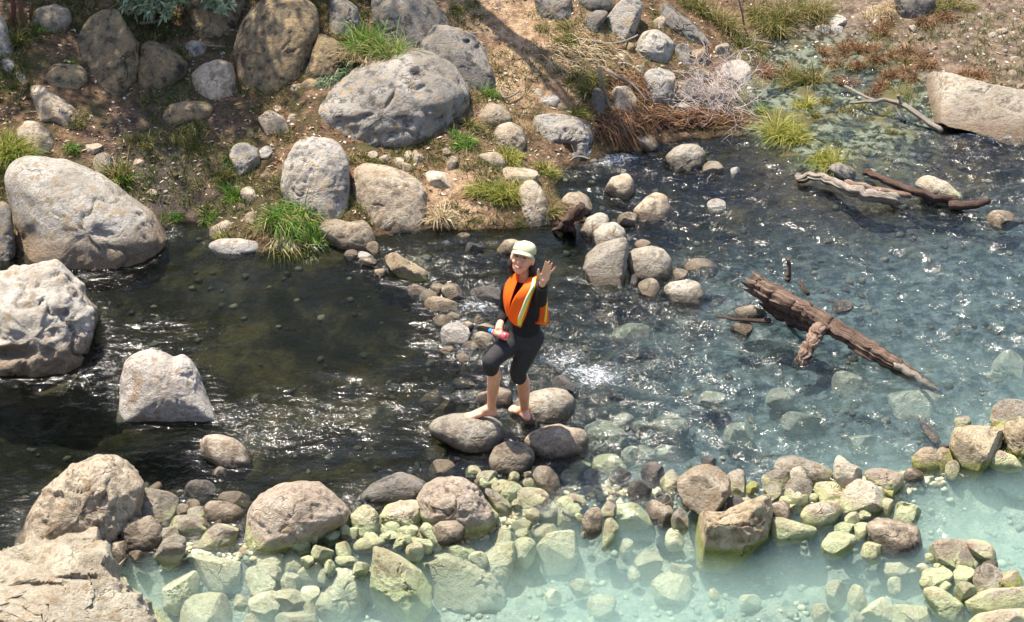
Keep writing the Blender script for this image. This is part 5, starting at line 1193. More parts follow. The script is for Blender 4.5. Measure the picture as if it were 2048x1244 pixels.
def grow(mb, name, mat, parent, voxel, smooth=4, fac=0.5):
    o = mb.build(name, mat, parent)
    m = o.modifiers.new("r", 'REMESH'); m.mode = 'VOXEL'; m.voxel_size = voxel; m.use_smooth_shade = True
    if smooth:
        s = o.modifiers.new("s", 'SMOOTH'); s.iterations = smooth; s.factor = fac
    dg = bpy.context.evaluated_depsgraph_get()
    me = bpy.data.meshes.new_from_object(o.evaluated_get(dg))
    o.modifiers.clear(); o.data = me
    me.polygons.foreach_set("use_smooth", [True] * len(me.polygons))
    if not me.materials: me.materials.append(mat)
    return o

hip_r, hip_l = J(1036, 672, 0.03), J(1066, 672, -0.02)
knee_r, ank_r = J(982, 722, -0.16), J(983, 813, -0.02)
knee_l, ank_l = J(1036, 742, -0.02), None
ank_r = foot_f + np.array([0.075, 0.02, 0.075])
ank_l = foot_r + np.array([0.015, 0.03, 0.07])
toe_r = foot_f + np.array([-0.105, -0.01, 0.012]); heel_r = foot_f + np.array([0.095, 0.015, 0.03])
toe_l = foot_r + np.array([-0.085, 0.13, 0.01]); heel_l = foot_r + np.array([0.035, -0.02, 0.03])
neck = J(1047, 556, 0.0); chin = J(1046, 543, -0.05)
sh_r, sh_l = J(1017, 578, 0.10), J(1079, 580, -0.09)
el_r, wr_r = J(1009, 622, 0.13), J(1002, 643, 0.02)
el_l, wr_l = J(1082, 603, -0.20), J(1085, 566, -0.36)
person = empty("person", (float((foot_f[0] + foot_r[0]) / 2), Y0, float(min(foot_f[2], foot_r[2]))), "person in orange vest, cap and dark capris waving while stepping barefoot across rocks", "person")
LEN = lambda a, b: float(np.linalg.norm(a - b))
print("LIMBS thigh", LEN(hip_r, knee_r), LEN(hip_l, knee_l), "shin", LEN(knee_r, ank_r), LEN(knee_l, ank_l), "uarm", LEN(sh_r, el_r), LEN(sh_l, el_l), "farm", LEN(el_r, wr_r), LEN(el_l, wr_l), "feet", foot_f, foot_r)
# head frame: looks at the camera, tilted a little
hc = J(1045, 517, -0.01)
fwd = np.array([-0.20, -0.84, 0.46]); fwd /= np.linalg.norm(fwd)
hx = np.cross(fwd, [0.10, 0, 1.0]); hx /= np.linalg.norm(hx); hx = -hx        # towards image right
hu = np.cross(fwd, -hx); hu = hu if hu[2] > 0 else -hu
HM = np.stack([hx, -fwd, hu], 1)                                             # local x right, y back, z up
def HL(x, y, z): return hc + HM @ np.array([x, y, z])
body = MB()
body.ball(HL(0, 0.008, 0.012), (0.074, 0.092, 0.098), 20, HM)
body.ball(HL(0, -0.022, -0.052), (0.056, 0.062, 0.062), 16, HM)              # jaw
body.ball(HL(0, -0.052, -0.092), (0.024, 0.022, 0.020), 12, HM)              # chin
body.limb([HL(0, -0.088, 0.012), HL(0, -0.106, -0.024)], [0.009, 0.015], 10)   # nose
for s in (-1, 1):
    body.ball(HL(s * 0.036, -0.064, -0.026), (0.024, 0.022, 0.022), 10, HM)  # cheeks
    body.ball(HL(s * 0.078, 0.005, -0.005), (0.012, 0.02, 0.032), 10, HM)   # ears
    body.ball(HL(s * 0.03, -0.078, 0.034), (0.03, 0.012, 0.010), 8, HM)       # brow
body.limb([HL(0, 0.02, -0.06), neck, neck + np.array([0, 0.01, -0.05])], [0.052, 0.052, 0.06], 12)
# trunk under the clothes
ch = (sh_r + sh_l) / 2; pel = (hip_r + hip_l) / 2
sx = (sh_l - sh_r); sx[2] = 0; sx /= np.linalg.norm(sx); sy = np.cross([0, 0, 1], sx)
body.limb([ch + [0, 0, -0.02], (ch + pel) / 2, pel + [0, 0, 0.03]], [0.085, 0.08, 0.09], 14)
body.limb([sh_r, el_r, wr_r], [0.045, 0.036, 0.024], 12); body.limb([sh_l, el_l, wr_l], [0.045, 0.036, 0.024], 12)
def leg(h, k, a, heel, toe):
    calf = k * 0.68 + a * 0.32
    back = np.array([0.025, 0.012, 0.0])
    body.limb([h, k], [0.070, 0.052], 14)
    body.limb([k, calf + back, a * 0.75 + k * 0.25 + back * 0.4, a], [0.050, 0.053, 0.039, 0.031], 14)
    body.limb([a, heel], [0.034, 0.030], 12)
    mid = (heel * 0.5 + toe * 0.5) + np.array([0, 0, 0.018])
    body.limb([a, mid, toe + (mid - toe) * 0.15], [0.036, 0.032, 0.022], 12)
    body.limb([heel, mid * 0.5 + heel * 0.5, toe + (mid - toe) * 0.15], [0.028, 0.028, 0.022], 10)
    d = toe - heel; d[2] = 0; d /= np.linalg.norm(d); s = np.cross([0, 0, 1], d)
    for i, (o, L, r) in enumerate([(-0.030, 0.030, 0.0125), (-0.011, 0.033, 0.010), (0.004, 0.028, 0.0095), (0.018, 0.021, 0.009), (0.030, 0.012, 0.0085)]):
        p = toe + s * o - d * 0.02; p[2] = toe[2]
        body.limb([p - d * 0.03, p + d * L * 0.5, p + d * L + [0, 0, -0.003]], [r * 1.5, r * 1.1, r], 8)
    for o in (-0.02, 0.02):
        body.limb([mid + s * o, toe + s * o - d * 0.02], [0.024, 0.018], 8)
leg(hip_r, knee_r, ank_r, heel_r, toe_r); leg(hip_l, knee_l, ank_l, heel_l, toe_l)
# waving hand: palm to the camera, fingers up and spread
fa = J(1092, 546, -0.37) - wr_l; fa /= np.linalg.norm(fa)                     # along the hand
vw = CAM - wr_l; vw /= np.linalg.norm(vw)
side = np.cross(fa, vw); side /= np.linalg.norm(side)                        # image right
def HW(u, v, w=0.0): return wr_l + fa * v + side * u + vw * w
body.ball(HW(0.0, 0.052), (0.038, 0.046, 0.015), 14, np.stack([side, fa, vw], 1))
body.limb([HW(0, -0.01), HW(0, 0.03)], [0.024, 0.026], 10)
for u0, u1, L, r in [(-0.023, -0.027, 0.088, 0.0080), (-0.007, -0.006, 0.098, 0.0084), (0.010, 0.017, 0.092, 0.0080), (0.026, 0.046, 0.070, 0.0073)]:
    body.limb([HW(u0 * 0.9, 0.070), HW(u0, 0.096), HW((u0 + u1) / 2, 0.096 + L * 0.45, 0.004), HW(u1, 0.096 + L, 0.010)], [r * 1.1, r * 1.06, r, r * 0.85], 8)
body.limb([HW(-0.020, 0.028), HW(-0.044, 0.052, 0.008), HW(-0.054, 0.078, 0.014), HW(-0.056, 0.098, 0.018)], [0.015, 0.0115, 0.0098, 0.0085], 8)
# hand round the bottle
bx = J(979, 661, 0.0); by = J(1015, 674, -0.14); bd = by - bx; BL = LEN(bx, by); bd /= BL
bc = bx + bd * BL * 0.45
kn = bc + np.array([0.01, 0.0, 0.045])
pd = kn - wr_r; pd /= np.linalg.norm(pd)
body.limb([wr_r, wr_r * 0.5 + kn * 0.5, kn], [0.025, 0.030, 0.026], 10)
vwb = CAM - bc; vwb /= np.linalg.norm(vwb); upb = np.cross(bd, vwb); upb = upb if upb[2] > 0 else -upb
rad = 0.033
for i in range(4):
    q = bc + bd * (-0.030 + 0.020 * i)
    P = [q + upb * (rad + 0.016), q + vwb * 0.028 + upb * 0.030, q + vwb * (rad + 0.009) + upb * 0.004, q + vwb * 0.030 - upb * 0.022]
    body.limb([kn + bd * (-0.02 + 0.013 * i)] + P, [0.014, 0.0115, 0.0095, 0.009, 0.0078], 8)
body.limb([kn - bd * 0.01, bc - vwb * 0.036 + upb * 0.02 - bd * 0.02, bc - vwb * 0.040 - upb * 0.01 - bd * 0.03], [0.014, 0.011, 0.009], 8)
body_o = grow(body, "body", SKIN, person, 0.0055, 5, 0.5)
# face
for s in (-1, 1):
    m = MB(); m.ball(HL(s * 0.030, -0.085, 0.014), (0.015, 0.006, 0.0055), 10, HM); m.build("eye", EYE, person)
    m = MB(); m.limb([HL(s * 0.014, -0.091, 0.031), HL(s * 0.031, -0.090, 0.036), HL(s * 0.048, -0.078, 0.031)], [0.003, 0.004, 0.0025], 6); m.build("eyebrow", HAIR, person)
m = MB(); m.limb([HL(-0.027, -0.082, -0.054), HL(-0.012, -0.091, -0.061), HL(0.012, -0.091, -0.061), HL(0.027, -0.082, -0.054)], [0.004, 0.0065, 0.0065, 0.004], 8); m.build("mouth", LIP, person)
m = MB(); m.limb([HL(-0.015, -0.0905, -0.0575), HL(0, -0.0955, -0.0595), HL(0.015, -0.0905, -0.0575)], [0.0025, 0.0035, 0.0025], 6); m.build("teeth", WHITE, person)
# hair
m = MB()
m.ball(HL(0, 0.034, 0.012), (0.079, 0.080, 0.088), 16, HM)
for s in (-1, 1):
    a = HL(s * 0.072, 0.040, 0.0)
    b = HL(s * 0.082, 0.04, -0.07); c = neck + sx * s * 0.075 + np.array([0, 0.03, -0.02]); d = neck + sx * s * (0.085 if s > 0 else 0.115) + np.array([0, 0.02 if s > 0 else -0.02, -0.10])
    m.limb([a, b, c, d], [0.022, 0.028, 0.034, 0.016], 10)
m.limb([HL(0, 0.08, 0), neck + np.array([0, 0.07, 0.0]), neck + np.array([0, 0.09, -0.12])], [0.05, 0.06, 0.03], 12)
grow(m, "hair", HAIR, person, 0.008, 3)
# cap
V = []; F = []; k = 28; nr = 9
for i in range(nr + 1):
    p = (math.pi / 2) * i / nr
    for j in range(k):
        th = 2 * math.pi * j / k
        V.append(HL(0.080 * math.cos(th) * math.sin(p) ** 0.75, 0.012 + 0.094 * math.sin(th) * math.sin(p) ** 0.75, 0.044 + 0.076 * max(math.cos(p), 0.0) ** 0.75 + 0.004 * math.cos(th * 3)))
for i in range(nr):
    for j in range(k): F.append((i * k + j, i * k + (j + 1) % k, (i + 1) * k + (j + 1) % k, (i + 1) * k + j))
capo = mesh_obj("cap", np.array(V), F, CAPM, person)
sm = capo.modifiers.new("t", 'SOLIDIFY'); sm.thickness = 0.004
V = []; F = []; n1, n2 = 15, 6
for i in range(n1):
    th = R(200 + 140 * i / (n1 - 1))
    for j in range(n2):
        u = j / (n2 - 1); rx = 0.079; ex = 0.008 + 0.062 * math.sin(math.pi * i / (n1 - 1)) ** 0.7
        V.append(HL((rx + 0.012 * u) * math.cos(th), 0.012 + (0.092 + ex * u) * math.sin(th), 0.056 - 0.016 * u - 0.018 * abs(math.cos(th)) ** 2 * u * 1.5))
for i in range(n1 - 1):
    for j in range(n2 - 1): F.append((i * n2 + j, i * n2 + j + 1, (i + 1) * n2 + j + 1, (i + 1) * n2 + j))
bo = mesh_obj("brim", np.array(V), F, CAPM, capo); sm = bo.modifiers.new("t", 'SOLIDIFY'); sm.thickness = 0.005
m = MB(); m.ball(HL(0, 0.012, 0.121), 0.007, 8); m.build("button", CAPM, capo)
# shirt
def ellring(c, ax, ay, wx_, wy_, k=20):
    th = np.arange(k) / k * 2 * math.pi
    return c + np.outer(np.cos(th) * wx_, ax) + np.outer(np.sin(th) * wy_, ay)
sh = MB()
waist = pel + np.array([0, 0, 0.12]); chest = ch + np.array([0, 0, -0.10])
rings = [(pel + [-0.01, 0, 0.045], 0.122, 0.102), (waist, 0.112, 0.094), (chest + [0, 0, -0.06], 0.126, 0.102), (chest, 0.136, 0.108), (ch + [0, 0, -0.03], 0.138, 0.092), (ch + [0, 0, 0.025], 0.110, 0.076), (neck + [0, 0, -0.012], 0.062, 0.062)]
V = np.concatenate([ellring(np.asarray(c), sx, sy, a, b) for c, a, b in rings]); k = 20
F = [(i * k + j, i * k + (j + 1) % k, (i + 1) * k + (j + 1) % k, (i + 1) * k + j) for i in range(len(rings) - 1) for j in range(k)] + [tuple(range(k - 1, -1, -1)), tuple(range((len(rings) - 1) * k, len(rings) * k))]
sh.add(V, F)
sh.ball(chest - sy * 0.07 + sx * 0.06, (0.06, 0.06, 0.06), 12); sh.ball(chest - sy * 0.07 - sx * 0.06, (0.06, 0.06, 0.06), 12)
sh.limb([sh_r, (sh_r + el_r) / 2, el_r, wr_r * 0.85 + el_r * 0.15], [0.058, 0.052, 0.047, 0.040], 12)
sh.limb([sh_l, (sh_l + el_l) / 2, el_l, wr_l * 0.88 + el_l * 0.12], [0.052, 0.048, 0.045, 0.037], 12)
shirt = grow(sh, "shirt", BLACK, person, 0.010, 4)
# capri trousers
tr = MB()
rings = [(pel + [-0.01, 0, 0.075], 0.117, 0.098), (pel + [-0.01, 0, 0.0], 0.126, 0.110), (pel + [-0.012, 0, -0.06], 0.122, 0.110)]
V = np.concatenate([ellring(np.asarray(c), sx, sy, a, b) for c, a, b in rings])
F = [(i * k + j, i * k + (j + 1) % k, (i + 1) * k + (j + 1) % k, (i + 1) * k + j) for i in range(2) for j in range(k)] + [tuple(range(k - 1, -1, -1)), tuple(range(2 * k, 3 * k))]
tr.add(V, F); tr.ball(pel + sy * 0.045 + [0, 0, -0.03], (0.095, 0.085, 0.09), 14)
for h, kk, a in ((hip_r, knee_r, ank_r), (hip_l, knee_l, ank_l)):
    e = kk * 0.84 + a * 0.16
    tr.limb([h + [0, 0, -0.01], (h + kk) / 2, kk, e], [0.086, 0.079, 0.065, 0.061], 14)
trousers = grow(tr, "capri_trousers", GREYTROUSER, person, 0.010, 12)
# vest: panels of cloth hung off the shoulders
def panel(name, left, right, mat, parent, nu=26, nv=9, bulge=0.02, th=0.004):
    A = spline([J(*p) for p in left], nu); Bq = spline([J(*p) for p in right], nu)
    V = []
    for i in range(nu):
        for j in range(nv):
            u = j / (nv - 1); p = A[i] * (1 - u) + Bq[i] * u
            vv = CAM - p; vv /= np.linalg.norm(vv)
            V.append(p + vv * (bulge * math.sin(math.pi * u) + 0.007 * math.sin(u * 9 + i * 0.22) * i / nu))
    F = [(i * nv + j, i * nv + j + 1, (i + 1) * nv + j + 1, (i + 1) * nv + j) for i in range(nu - 1) for j in range(nv - 1)]
    o = mesh_obj(name, np.array(V), F, mat, parent); s = o.modifiers.new("t", 'SOLIDIFY'); s.thickness = th
    return o
d0 = -0.16
vest = panel("vest", [(1056, 557, -.10), (1044, 575, -.19), (1028, 596, -.21), (1019, 620, -.20), (1018, 636, -.19), (1029, 649, -.19)], [(1074, 552, -.12), (1072, 572, -.20), (1065, 590, -.235), (1056, 618, -.23), (1050, 636, -.22), (1041, 655, -.21)], ORANGE, person)
panel("front_panel", [(1026, 549, .02), (1012, 567, .03), (1007, 590, -.03), (1009, 612, -.06), (1014, 632, -.08)], [(1036, 545, -.05), (1035, 562, -.10), (1027, 585, -.14), (1021, 605, -.16), (1018, 634, -.14)], ORANGE, person)
panel("stripe", [(1066, 556, -.135), (1062, 575, -.225), (1051, 596, -.25), (1041, 622, -.25), (1036, 636, -.24), (1036, 650, -.225)], [(1072, 555, -.14), (1069, 574, -.225), (1061, 594, -.255), (1051, 622, -.25), (1045, 638, -.24), (1042, 652, -.225)], LIME, vest, bulge=0.008)
panel("silver_band", [(1066, 557, -.15), (1062, 575, -.238), (1051, 596, -.264), (1041, 622, -.264), (1037, 637, -.253)], [(1069, 557, -.15), (1066, 575, -.238), (1056, 596, -.264), (1046, 622, -.264), (1041, 638, -.253)], SILVER, vest, bulge=0.004)
panel("back_panel", [(1086, 583, -.06), (1079, 602, -.02), (1073, 624, -.03), (1072, 640, -.06), (1070, 647, -.10)], [(1093, 578, -.02), (1094, 600, .02), (1096, 624, .02), (1097, 642, .0), (1092, 652, -.04)], ORANGE, person, bulge=0.03)
panel("back_stripe", [(1090, 586, -.05), (1091, 604, -.03), (1090, 624, -.04), (1088, 642, -.06)], [(1093, 586, -.05), (1094, 604, -.03), (1094, 624, -.04), (1092, 645, -.06)], LIME, person, bulge=0.004)
panel("shoulder_panel", [(1056, 557, -.10), (1062, 552, -.02), (1068, 552, .04)], [(1076, 555, -.12), (1082, 556, -.04), (1086, 560, .04)], ORANGE, person, nu=8, bulge=0.012)
# wrist band
m = MB(); wv = wr_l - el_l; wv /= np.linalg.norm(wv); m.tube([wr_l - wv * 0.045, wr_l - wv * 0.03], [0.043, 0.041], 14); m.build("cuff", GREYTROUSER, person)

# bottle in the lowered hand
t = NT("pink_drink"); PINK = t.bsdf((0.78, 0.10, 0.12), 0.12, None, 0.5)
for nd in t.t.nodes:
    if nd.type == 'BSDF_PRINCIPLED': nd.inputs['Transmission Weight'].default_value = 0.25
BLUECAP = flat_mat("blue_cap", (0.03, 0.22, 0.62), 0.4); LAB = flat_mat("bottle_label", (0.75, 0.45, 0.50), 0.5)
m = MB(); P = [bx + bd * BL * u for u in (0.16, 0.24, 0.34, 0.46, 0.6, 0.72, 0.86, 0.96, 1.0)]
m.tube(P, [0.013, 0.017, 0.029, 0.031, 0.028, 0.030, 0.031, 0.029, 0.022], 16)
bo = m.build("bottle", PINK, label="small pink drink bottle with blue cap held in the lowered hand", cat="bottle")
m = MB(); m.tube([bx, bx + bd * BL * 0.04, bx + bd * BL * 0.17], [0.014, 0.0185, 0.0185], 14); m.build("cap", BLUECAP, bo)
m = MB(); m.tube([bx + bd * BL * 0.22, bx + bd * BL * 0.30], [0.020, 0.028], 14, False); m.build("neck_label", LAB, bo)

# trees that stand beyond the top of the frame: they shade the upper left bank and darken the reflections in the left pool
def cast_base(px, py, hh):
    """foot of a tree whose part at height hh shades this spot"""
    q = on_ground(px, py); tt = hh / SUN[2]
    return q[0] + SUN[0] * tt, q[1] + SUN[1] * tt
for i, (px, py, hh, h, cr, nl, lab, bare) in enumerate([
        (60, 40, 5.0, 6.3, 1.3, 2600, "leafy tree shading the boulders in the top left corner", 0.62),
        (300, 30, 5.2, 6.5, 1.25, 2200, "leafy tree shading the lichen-streaked boulder", 0.62),
        (520, -10, 5.2, 6.5, 1.15, 1700, "leafy tree shading the egg-shaped boulder", 0.62),
        (800, -40, 5.5, 6.6, 0.9, 800, "slim leafy tree shading the rocks above the great grey boulder", 0.7),
        (250, 190, 5.2, 6.4, 0.9, 900, "slim leafy tree shading the litter below the lichen boulder", 0.66),
        (1075, 120, 4.2, 8.0, 0.7, 260, "tall thin tree whose trunk shadow falls across the sandy path", 0.85),
        (430, 230, 5.2, 6.4, 0.6, 350, "slim tree shading the half-buried low boulder", 0.65)]):
    x, y = cast_base(px, py, hh); shade_tree(x, y, 40 + i, h, cr, nl, lab, bare)
for i, (x, y, h, cr) in enumerate([(-9.5, 24, 7, 2.8), (-6.0, 26, 7.5, 3), (-2.5, 27, 7, 2.8), (1.2, 28.5, 6, 2.5), (-13, 27, 11, 3.6), (-8, 31, 8.5, 3.2), (-3, 33, 8.5, 3.2), (3.5, 35, 7, 2.8), (8, 40, 9, 3), (-17, 32, 12, 4)]):
    shade_tree(x, y, 60 + i, h, cr, 5200, ["tree on the slope behind the bank", "taller tree on the slope behind the bank"][h > 10] + ", %s from the left" % ["third", "fifth", "seventh", "eighth", "second", "fourth", "sixth", "ninth", "tenth", "first"][i], 0.2)

# ================================================================== leaf litter, weeds and pebbles
def scatter(n, seed, dens):
    lr = np.random.default_rng(seed)
    px = lr.uniform(-80, 2130, n * 4); py = lr.uniform(-60, 480, n * 4)
    k = lr.uniform(size=n * 4) < dens(px, py)
    return px[k][:n], py[k][:n], lr
def fast_ground(px, py):
    d = FWD[None] + np.outer((px - 1024) / FPX, RIGHT) - np.outer((py - 622) / FPX, UP)
    tlo = np.full(len(px), 8.0); hit = np.zeros((len(px), 3)); done = np.zeros(len(px), bool)
    for tt in np.linspace(9, 26, 500):
        P = CAM + d * tt; b = (~done) & (P[:, 2] < ground(P[:, 0], P[:, 1])); hit[b] = P[b]; done |= b
    return hit, done
def dens_bank(px, py):
    return np.where(px < 1000, 0.9, np.where(px < 1480, 0.6, 0.35)) * (0.25 + 0.75 * (np.sin(px * 0.021 + 1) * np.sin(py * 0.035 + px * 0.006) > -0.2))
px, py, lr = scatter(16000, 3, dens_bank); P, ok = fast_ground(px, py); P = P[ok]; P = P[P[:, 2] > 0.03]
n = len(P); d = lr.normal(size=(n, 3)); d[:, 2] *= 0.25; d /= np.linalg.norm(d, axis=1)[:, None]
s = np.cross(d, np.array([0, 0, 1.0]) + 0.4 * lr.normal(size=(n, 3))); s /= np.linalg.norm(s, axis=1)[:, None]
l = lr.uniform(0.02, 0.07, n)[:, None]; P = P + np.array([0, 0, 0.008])
V = np.stack([P - d * l * .5, P + s * l * .18 + [0, 0, .004], P + d * l * .5 + [0, 0, .006], P - s * l * .18 + [0, 0, .004]], 1).reshape(-1, 3)
LIT = ramp_mat("leaf_litter", [(0, (0.08, 0.045, 0.025)), (0.45, (0.20, 0.125, 0.07)), (0.8, (0.38, 0.29, 0.19)), (1, (0.62, 0.55, 0.44))], 0.8, 0.1)
mesh_obj("leaf_litter", V, np.arange(n * 4).reshape(-1, 4), LIT, kind="stuff", smooth=False, attr={'rnd': np.repeat(lr.uniform(size=n), 4)})["label"] = "dry fallen leaves and chips on the bank"
# low weeds
WEED = ramp_mat("weed", [(0, (0.030, 0.060, 0.010)), (0.5, (0.085, 0.13, 0.022)), (0.8, (0.17, 0.19, 0.04)), (1, (0.34, 0.27, 0.11))], trans=0.3)
def dens_weed(px, py):
    return np.where(px < 1000, 0.8, np.where(px < 1500, 0.45, 0.5)) * (fbm(np.stack([px * 0.009, py * 0.016, np.zeros_like(px) + 4.2], -1), 3) > 0.0)
px, py, lr = scatter(12000, 5, dens_weed); P, ok = fast_ground(px, py); P = P[ok]; P = P[(P[:, 2] > 0.0)]
mb = MB()
V = []; F = []; A = []; m = 0
for p in P:
    a0 = lr.uniform()
    for j in range(4):
        d = np.array([lr.normal() * .5, lr.normal() * .5, 1.0]); d /= np.linalg.norm(d); L = lr.uniform(.04, .13); sd = np.cross(d, lr.normal(size=3)); sd /= np.linalg.norm(sd); w = .004
        b = p + np.array([lr.normal() * .015, lr.normal() * .015, -0.005])
        V += [b - sd * w, b + sd * w, b + d * L + np.array([d[0], d[1], -0.2]) * L * .3]; F.append((m, m + 1, m + 2)); A += [min(1, max(0, a0 + lr.normal() * .2))] * 3; m += 3
mesh_obj("ground_weeds", np.array(V), np.array(F), WEED, kind="stuff", smooth=False, attr={'rnd': np.array(A)})["label"] = "low weeds and grass sprouting on the bank"
# pebbles: bank and pool floor
ico_v, ico_f = [], []
ph = (1 + 5 ** .5) / 2
ico_v = np.array([(-1, ph, 0), (1, ph, 0), (-1, -ph, 0), (1, -ph, 0), (0, -1, ph), (0, 1, ph), (0, -1, -ph), (0, 1, -ph), (ph, 0, -1), (ph, 0, 1), (-ph, 0, -1), (-ph, 0, 1)]) / 1.902
ico_f = np.array([(0, 11, 5), (0, 5, 1), (0, 1, 7), (0, 7, 10), (0, 10, 11), (1, 5, 9), (5, 11, 4), (11, 10, 2), (10, 7, 6), (7, 1, 8), (3, 9, 4), (3, 4, 2), (3, 2, 6), (3, 6, 8), (3, 8, 9), (4, 9, 5), (2, 4, 11), (6, 2, 10), (8, 6, 7), (9, 8, 1)])
def pebbles(P, r, mat, name, label, lr):
    n = len(P); sc = r[:, None] * np.stack([lr.uniform(.8, 1.3, n), lr.uniform(.8, 1.3, n), lr.uniform(.45, .8, n)], -1)
    jig = 1 + 0.18 * lr.normal(size=(n, 12, 1))
    V = (ico_v[None] * jig * sc[:, None, :]); a = lr.uniform(0, 6.28, n); ca, sa = np.cos(a)[:, None], np.sin(a)[:, None]
    V = np.stack([V[..., 0] * ca - V[..., 1] * sa, V[..., 0] * sa + V[..., 1] * ca, V[..., 2]], -1) + P[:, None, :]
    F = (ico_f[None] + (np.arange(n) * 12)[:, None, None]).reshape(-1, 3)
    mesh_obj(name, V.reshape(-1, 3), F, mat, kind="stuff", smooth=True, attr={'rnd': np.repeat(lr.uniform(size=n), 12)})["label"] = label
BPEB = ramp_mat("bank_pebble", [(0, (0.12, 0.095, 0.075)), (0.5, (0.28, 0.24, 0.19)), (1, (0.55, 0.50, 0.43))], 0.85, 0.0)
PPEB = ramp_mat("pool_pebble", [(0, (0.14, 0.18, 0.14)), (0.6, (0.25, 0.29, 0.22)), (1, (0.38, 0.41, 0.31))], 0.85, 0.0)
DPEB = ramp_mat("stream_pebble", [(0, (0.03, 0.03, 0.026)), (0.7, (0.09, 0.085, 0.068)), (1, (0.22, 0.21, 0.17))], 0.7, 0.0)
px, py, lr = scatter(4200, 9, lambda a, b: np.where(a > 1480, 0.9, 0.2)); P, ok = fast_ground(px, py); P = P[ok]; P = P[P[:, 2] > 0.02]
pebbles(P, lr.uniform(.006, .024, len(P)) * lr.uniform(.6, 1.2, len(P)), BPEB, "bank_pebbles", "small pebbles strewn on the bank and flats", lr)
lr = np.random.default_rng(13); n = 1800
X = lr.uniform(-4.6, 4.6, n); Y = 11.3 - 2.6 * lr.uniform(size=n) ** 0.8; k = Y < line_y(POOL, X) + 0.35; X, Y = X[k], Y[k]
pebbles(np.stack([X, Y, ground(X, Y) + 0.006], -1), lr.uniform(.010, .035, len(X)), PPEB, "pool_pebbles", "pale pebbles on the floor of the milky pool", lr)
n = 900; X = lr.uniform(-4.8, 5.2, n); Y = lr.uniform(10.6, 16.5, n); k = (Y > line_y(POOL, X) + 0.1); X, Y = X[k], Y[k]; Z = ground(X, Y); k = Z < -0.02; X, Y, Z = X[k], Y[k], Z[k]
pebbles(np.stack([X, Y, Z + 0.005], -1), lr.uniform(.012, .045, len(X)), DPEB, "stream_pebbles", "dark pebbles on the stream bed", lr)

lr = np.random.default_rng(31); n = 5200; X = lr.uniform(-4.6, 4.6, n); Y = line_y(POOL, X) + 0.05 + lr.normal(size=n) * 0.17
Z = ground(X, Y); k = (Z > -0.10) & (lr.uniform(size=n) < 0.9); X, Y, Z = X[k], Y[k], Z[k]
GRAV = ramp_mat("dam_gravel", [(0, (0.16, 0.12, 0.08)), (0.5, (0.40, 0.35, 0.22)), (1, (0.66, 0.62, 0.42))], 0.85, 0.0)
pebbles(np.stack([X, Y, Z + 0.008], -1), lr.uniform(.010, .034, len(X)), GRAV, "dam_gravel", "loose gravel packed between the dam stones", lr)


# ================================================================== ripples round the stones that break the surface
add = np.zeros_like(AMP)
for key, (o, W, F) in ROCKS.items():
    if W[:, 2].max() < 0.02 or W[:, 2].min() > 0: continue
    b = W[np.abs(W[:, 2]) < 0.05]
    if len(b) < 4: continue
    c = b.mean(0); rr = 0.5 * max(np.ptp(b[:, 0]), np.ptp(b[:, 1]))
    if c[1] < line_y(POOL, np.array([c[0]]))[0] - 0.1 or SH is None: continue
    ix = np.abs(wx - c[0]) < rr + 1.0; iy = np.abs(wy - c[1]) < rr + 1.0
    sx_, sy_ = np.meshgrid(wx[ix], wy[iy]); dd_ = np.hypot(sx_ - c[0], sy_ - c[1])
    val = 1.1 * np.exp(-((dd_ - rr) / 0.10) ** 2) + 0.9 * np.exp(-((sy_ - c[1] + 0.25 * (sx_ - c[0])) / (rr * 0.8)) ** 2) * sstep(rr * 0.6, rr * 1.2, c[0] - sx_) * np.exp(-(c[0] - sx_) / (0.25 + rr))
    blk = add[np.ix_(iy, ix)]; add[np.ix_(iy, ix)] = np.maximum(blk, val * min(1.0, rr / 0.12))
water_o.data.attributes["amp"].data.foreach_set("value", (AMP + add).astype(np.float32).ravel())

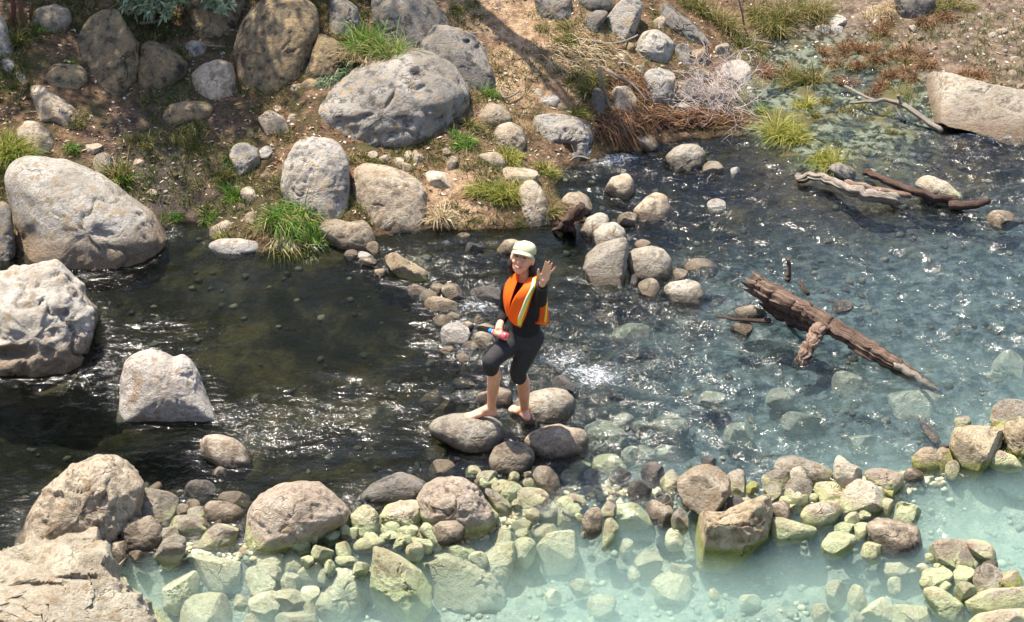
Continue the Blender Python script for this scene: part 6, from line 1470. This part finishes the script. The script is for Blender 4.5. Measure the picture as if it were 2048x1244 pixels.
# ================================================================== a label of its own for every stone of a heap
MARK = {'R1': 'lichen-streaked tall boulder', 'R5': 'egg-shaped boulder', 'R16': 'great grey boulder', 'R17': 'cracked-cap boulder', 'R18': 'blocky tan boulder', 'R20': 'large pale boulder', 'R22': 'pitted boulder',
        'R23': 'bell-shaped boulder', 'R24': 'lone rounded stone', 'R25': 'big tan boulder', 'R26': 'huge cream boulder', 'R28': 'lobed brown rock', 'R32': 'tan wedge stone', 'R41': 'pink dome boulder', 'R43': 'wrinkled pink boulder',
        'R48': 'half-sunk slab', 'R50': 'green underwater dome', 'R51': 'long green slab', 'R56': 'squared green block', 'R60': 'striped river boulder', 'R63': 'dark-banded stone', 'R64': 'round tan-brown stone', 'R65': 'black-and-tan egg stone',
        'R68': 'pale drowned stone', 'R72': 'cube-shaped rock', 'R73': 'ochre slab', 'R80': 'dark-faced cone stone', 'R93': 'round brown stone', 'R97': 'white pointed rock', 'R99': 'crystalline cream rock', 'R100': 'oval tan stone',
        'R103': 'dark-striped boulder', 'R109a': 'broken cream rock', 'R117': 'leaning green-white stone', 'R118': 'flat cream slab', 'R121': 'orange-pink boulder', 'R122': 'round ochre stone', 'R131': 'long pale block', 'R135': 'dark top-edge boulder',
        'R132': 'pale flat rock', 'R153': 'eroded rock', 'R9': 'slanting boulder', 'R10': 'half-sunlit round boulder', 'R181': 'angular grey stone', 'R190': 'orange-stained rock', 'R165': 'tall split stone', 'R171': 'pebble-smooth boulder',
        'R39': 'large pale green stone', 'R19': 'saddle-shaped rock', 'R191': 'tan loaf-shaped rock', 'R194': 'round grey wet rock', 'R45': 'two-toned knobbly rock', 'R46': 'ribbed yellow stone', 'R147': 'two-headed rock', 'R33': 'squarish shallows stone', 'R95': 'dark crumbly rock', 'R111': 'brown-faced rock'}
mk = {k: to_px(ROCKS[k][1].mean(0)) for k in MARK}
BASE = [("pale yellow stones heaped", "small pale yellow stone"), ("green stones underwater", "pale green underwater stone"), ("greenish drowned", "greenish drowned stone"), ("small stones in the dam gap", "small grey-brown stone"),
        ("pale drowned stones", "pale drowned pool stone"), ("faint stones", "faint drowned stone"), ("stones on the dry flats", "small whitish stone"), ("small stones below", "small tan stone"), ("small loose stones", "small loose bank stone"),
        ("drowned stones in the rippled", "drowned stream stone"), ("drowned stones in the dark", "olive-brown drowned stone"), ("rubble stones", "small rubble stone"), ("wet weir stones", "small wet weir stone"), ("rust-brown grass", "rust-brown grass hummock")]
fam = {}
for o in list(C.objects):
    gname = o.get("group")
    if not gname or o.parent is not None: continue
    base = next((b for a, b in BASE if a in gname), None)
    if base is None: continue
    co = np.empty(len(o.data.vertices) * 3); o.data.vertices.foreach_get("co", co); p = to_px(co.reshape(-1, 3).mean(0) + np.array(o.location))
    k = min(mk, key=lambda q: np.hypot(*(mk[q] - p)))
    dx, dy = p - mk[k]
    way = ("left of" if dx < 0 else "right of") if abs(dx) > abs(dy) else ("behind" if dy < 0 else "in front of")
    fam.setdefault("%s %s the %s" % (base, way, MARK[k]), []).append((p[0], p[1], o))
NUM = ["leftmost", "second from left", "third from left", "fourth from left", "fifth from left", "sixth from left", "seventh from left", "eighth from left", "ninth from left", "tenth from left", "eleventh from left", "twelfth from left"]
for text, mem in fam.items():
    mem.sort(key=lambda m: m[0])
    for i, (x, y, o) in enumerate(mem):
        o["label"] = text if len(mem) == 1 else "%s, %s" % (text, "rightmost" if i == len(mem) - 1 else NUM[min(i, 11)])
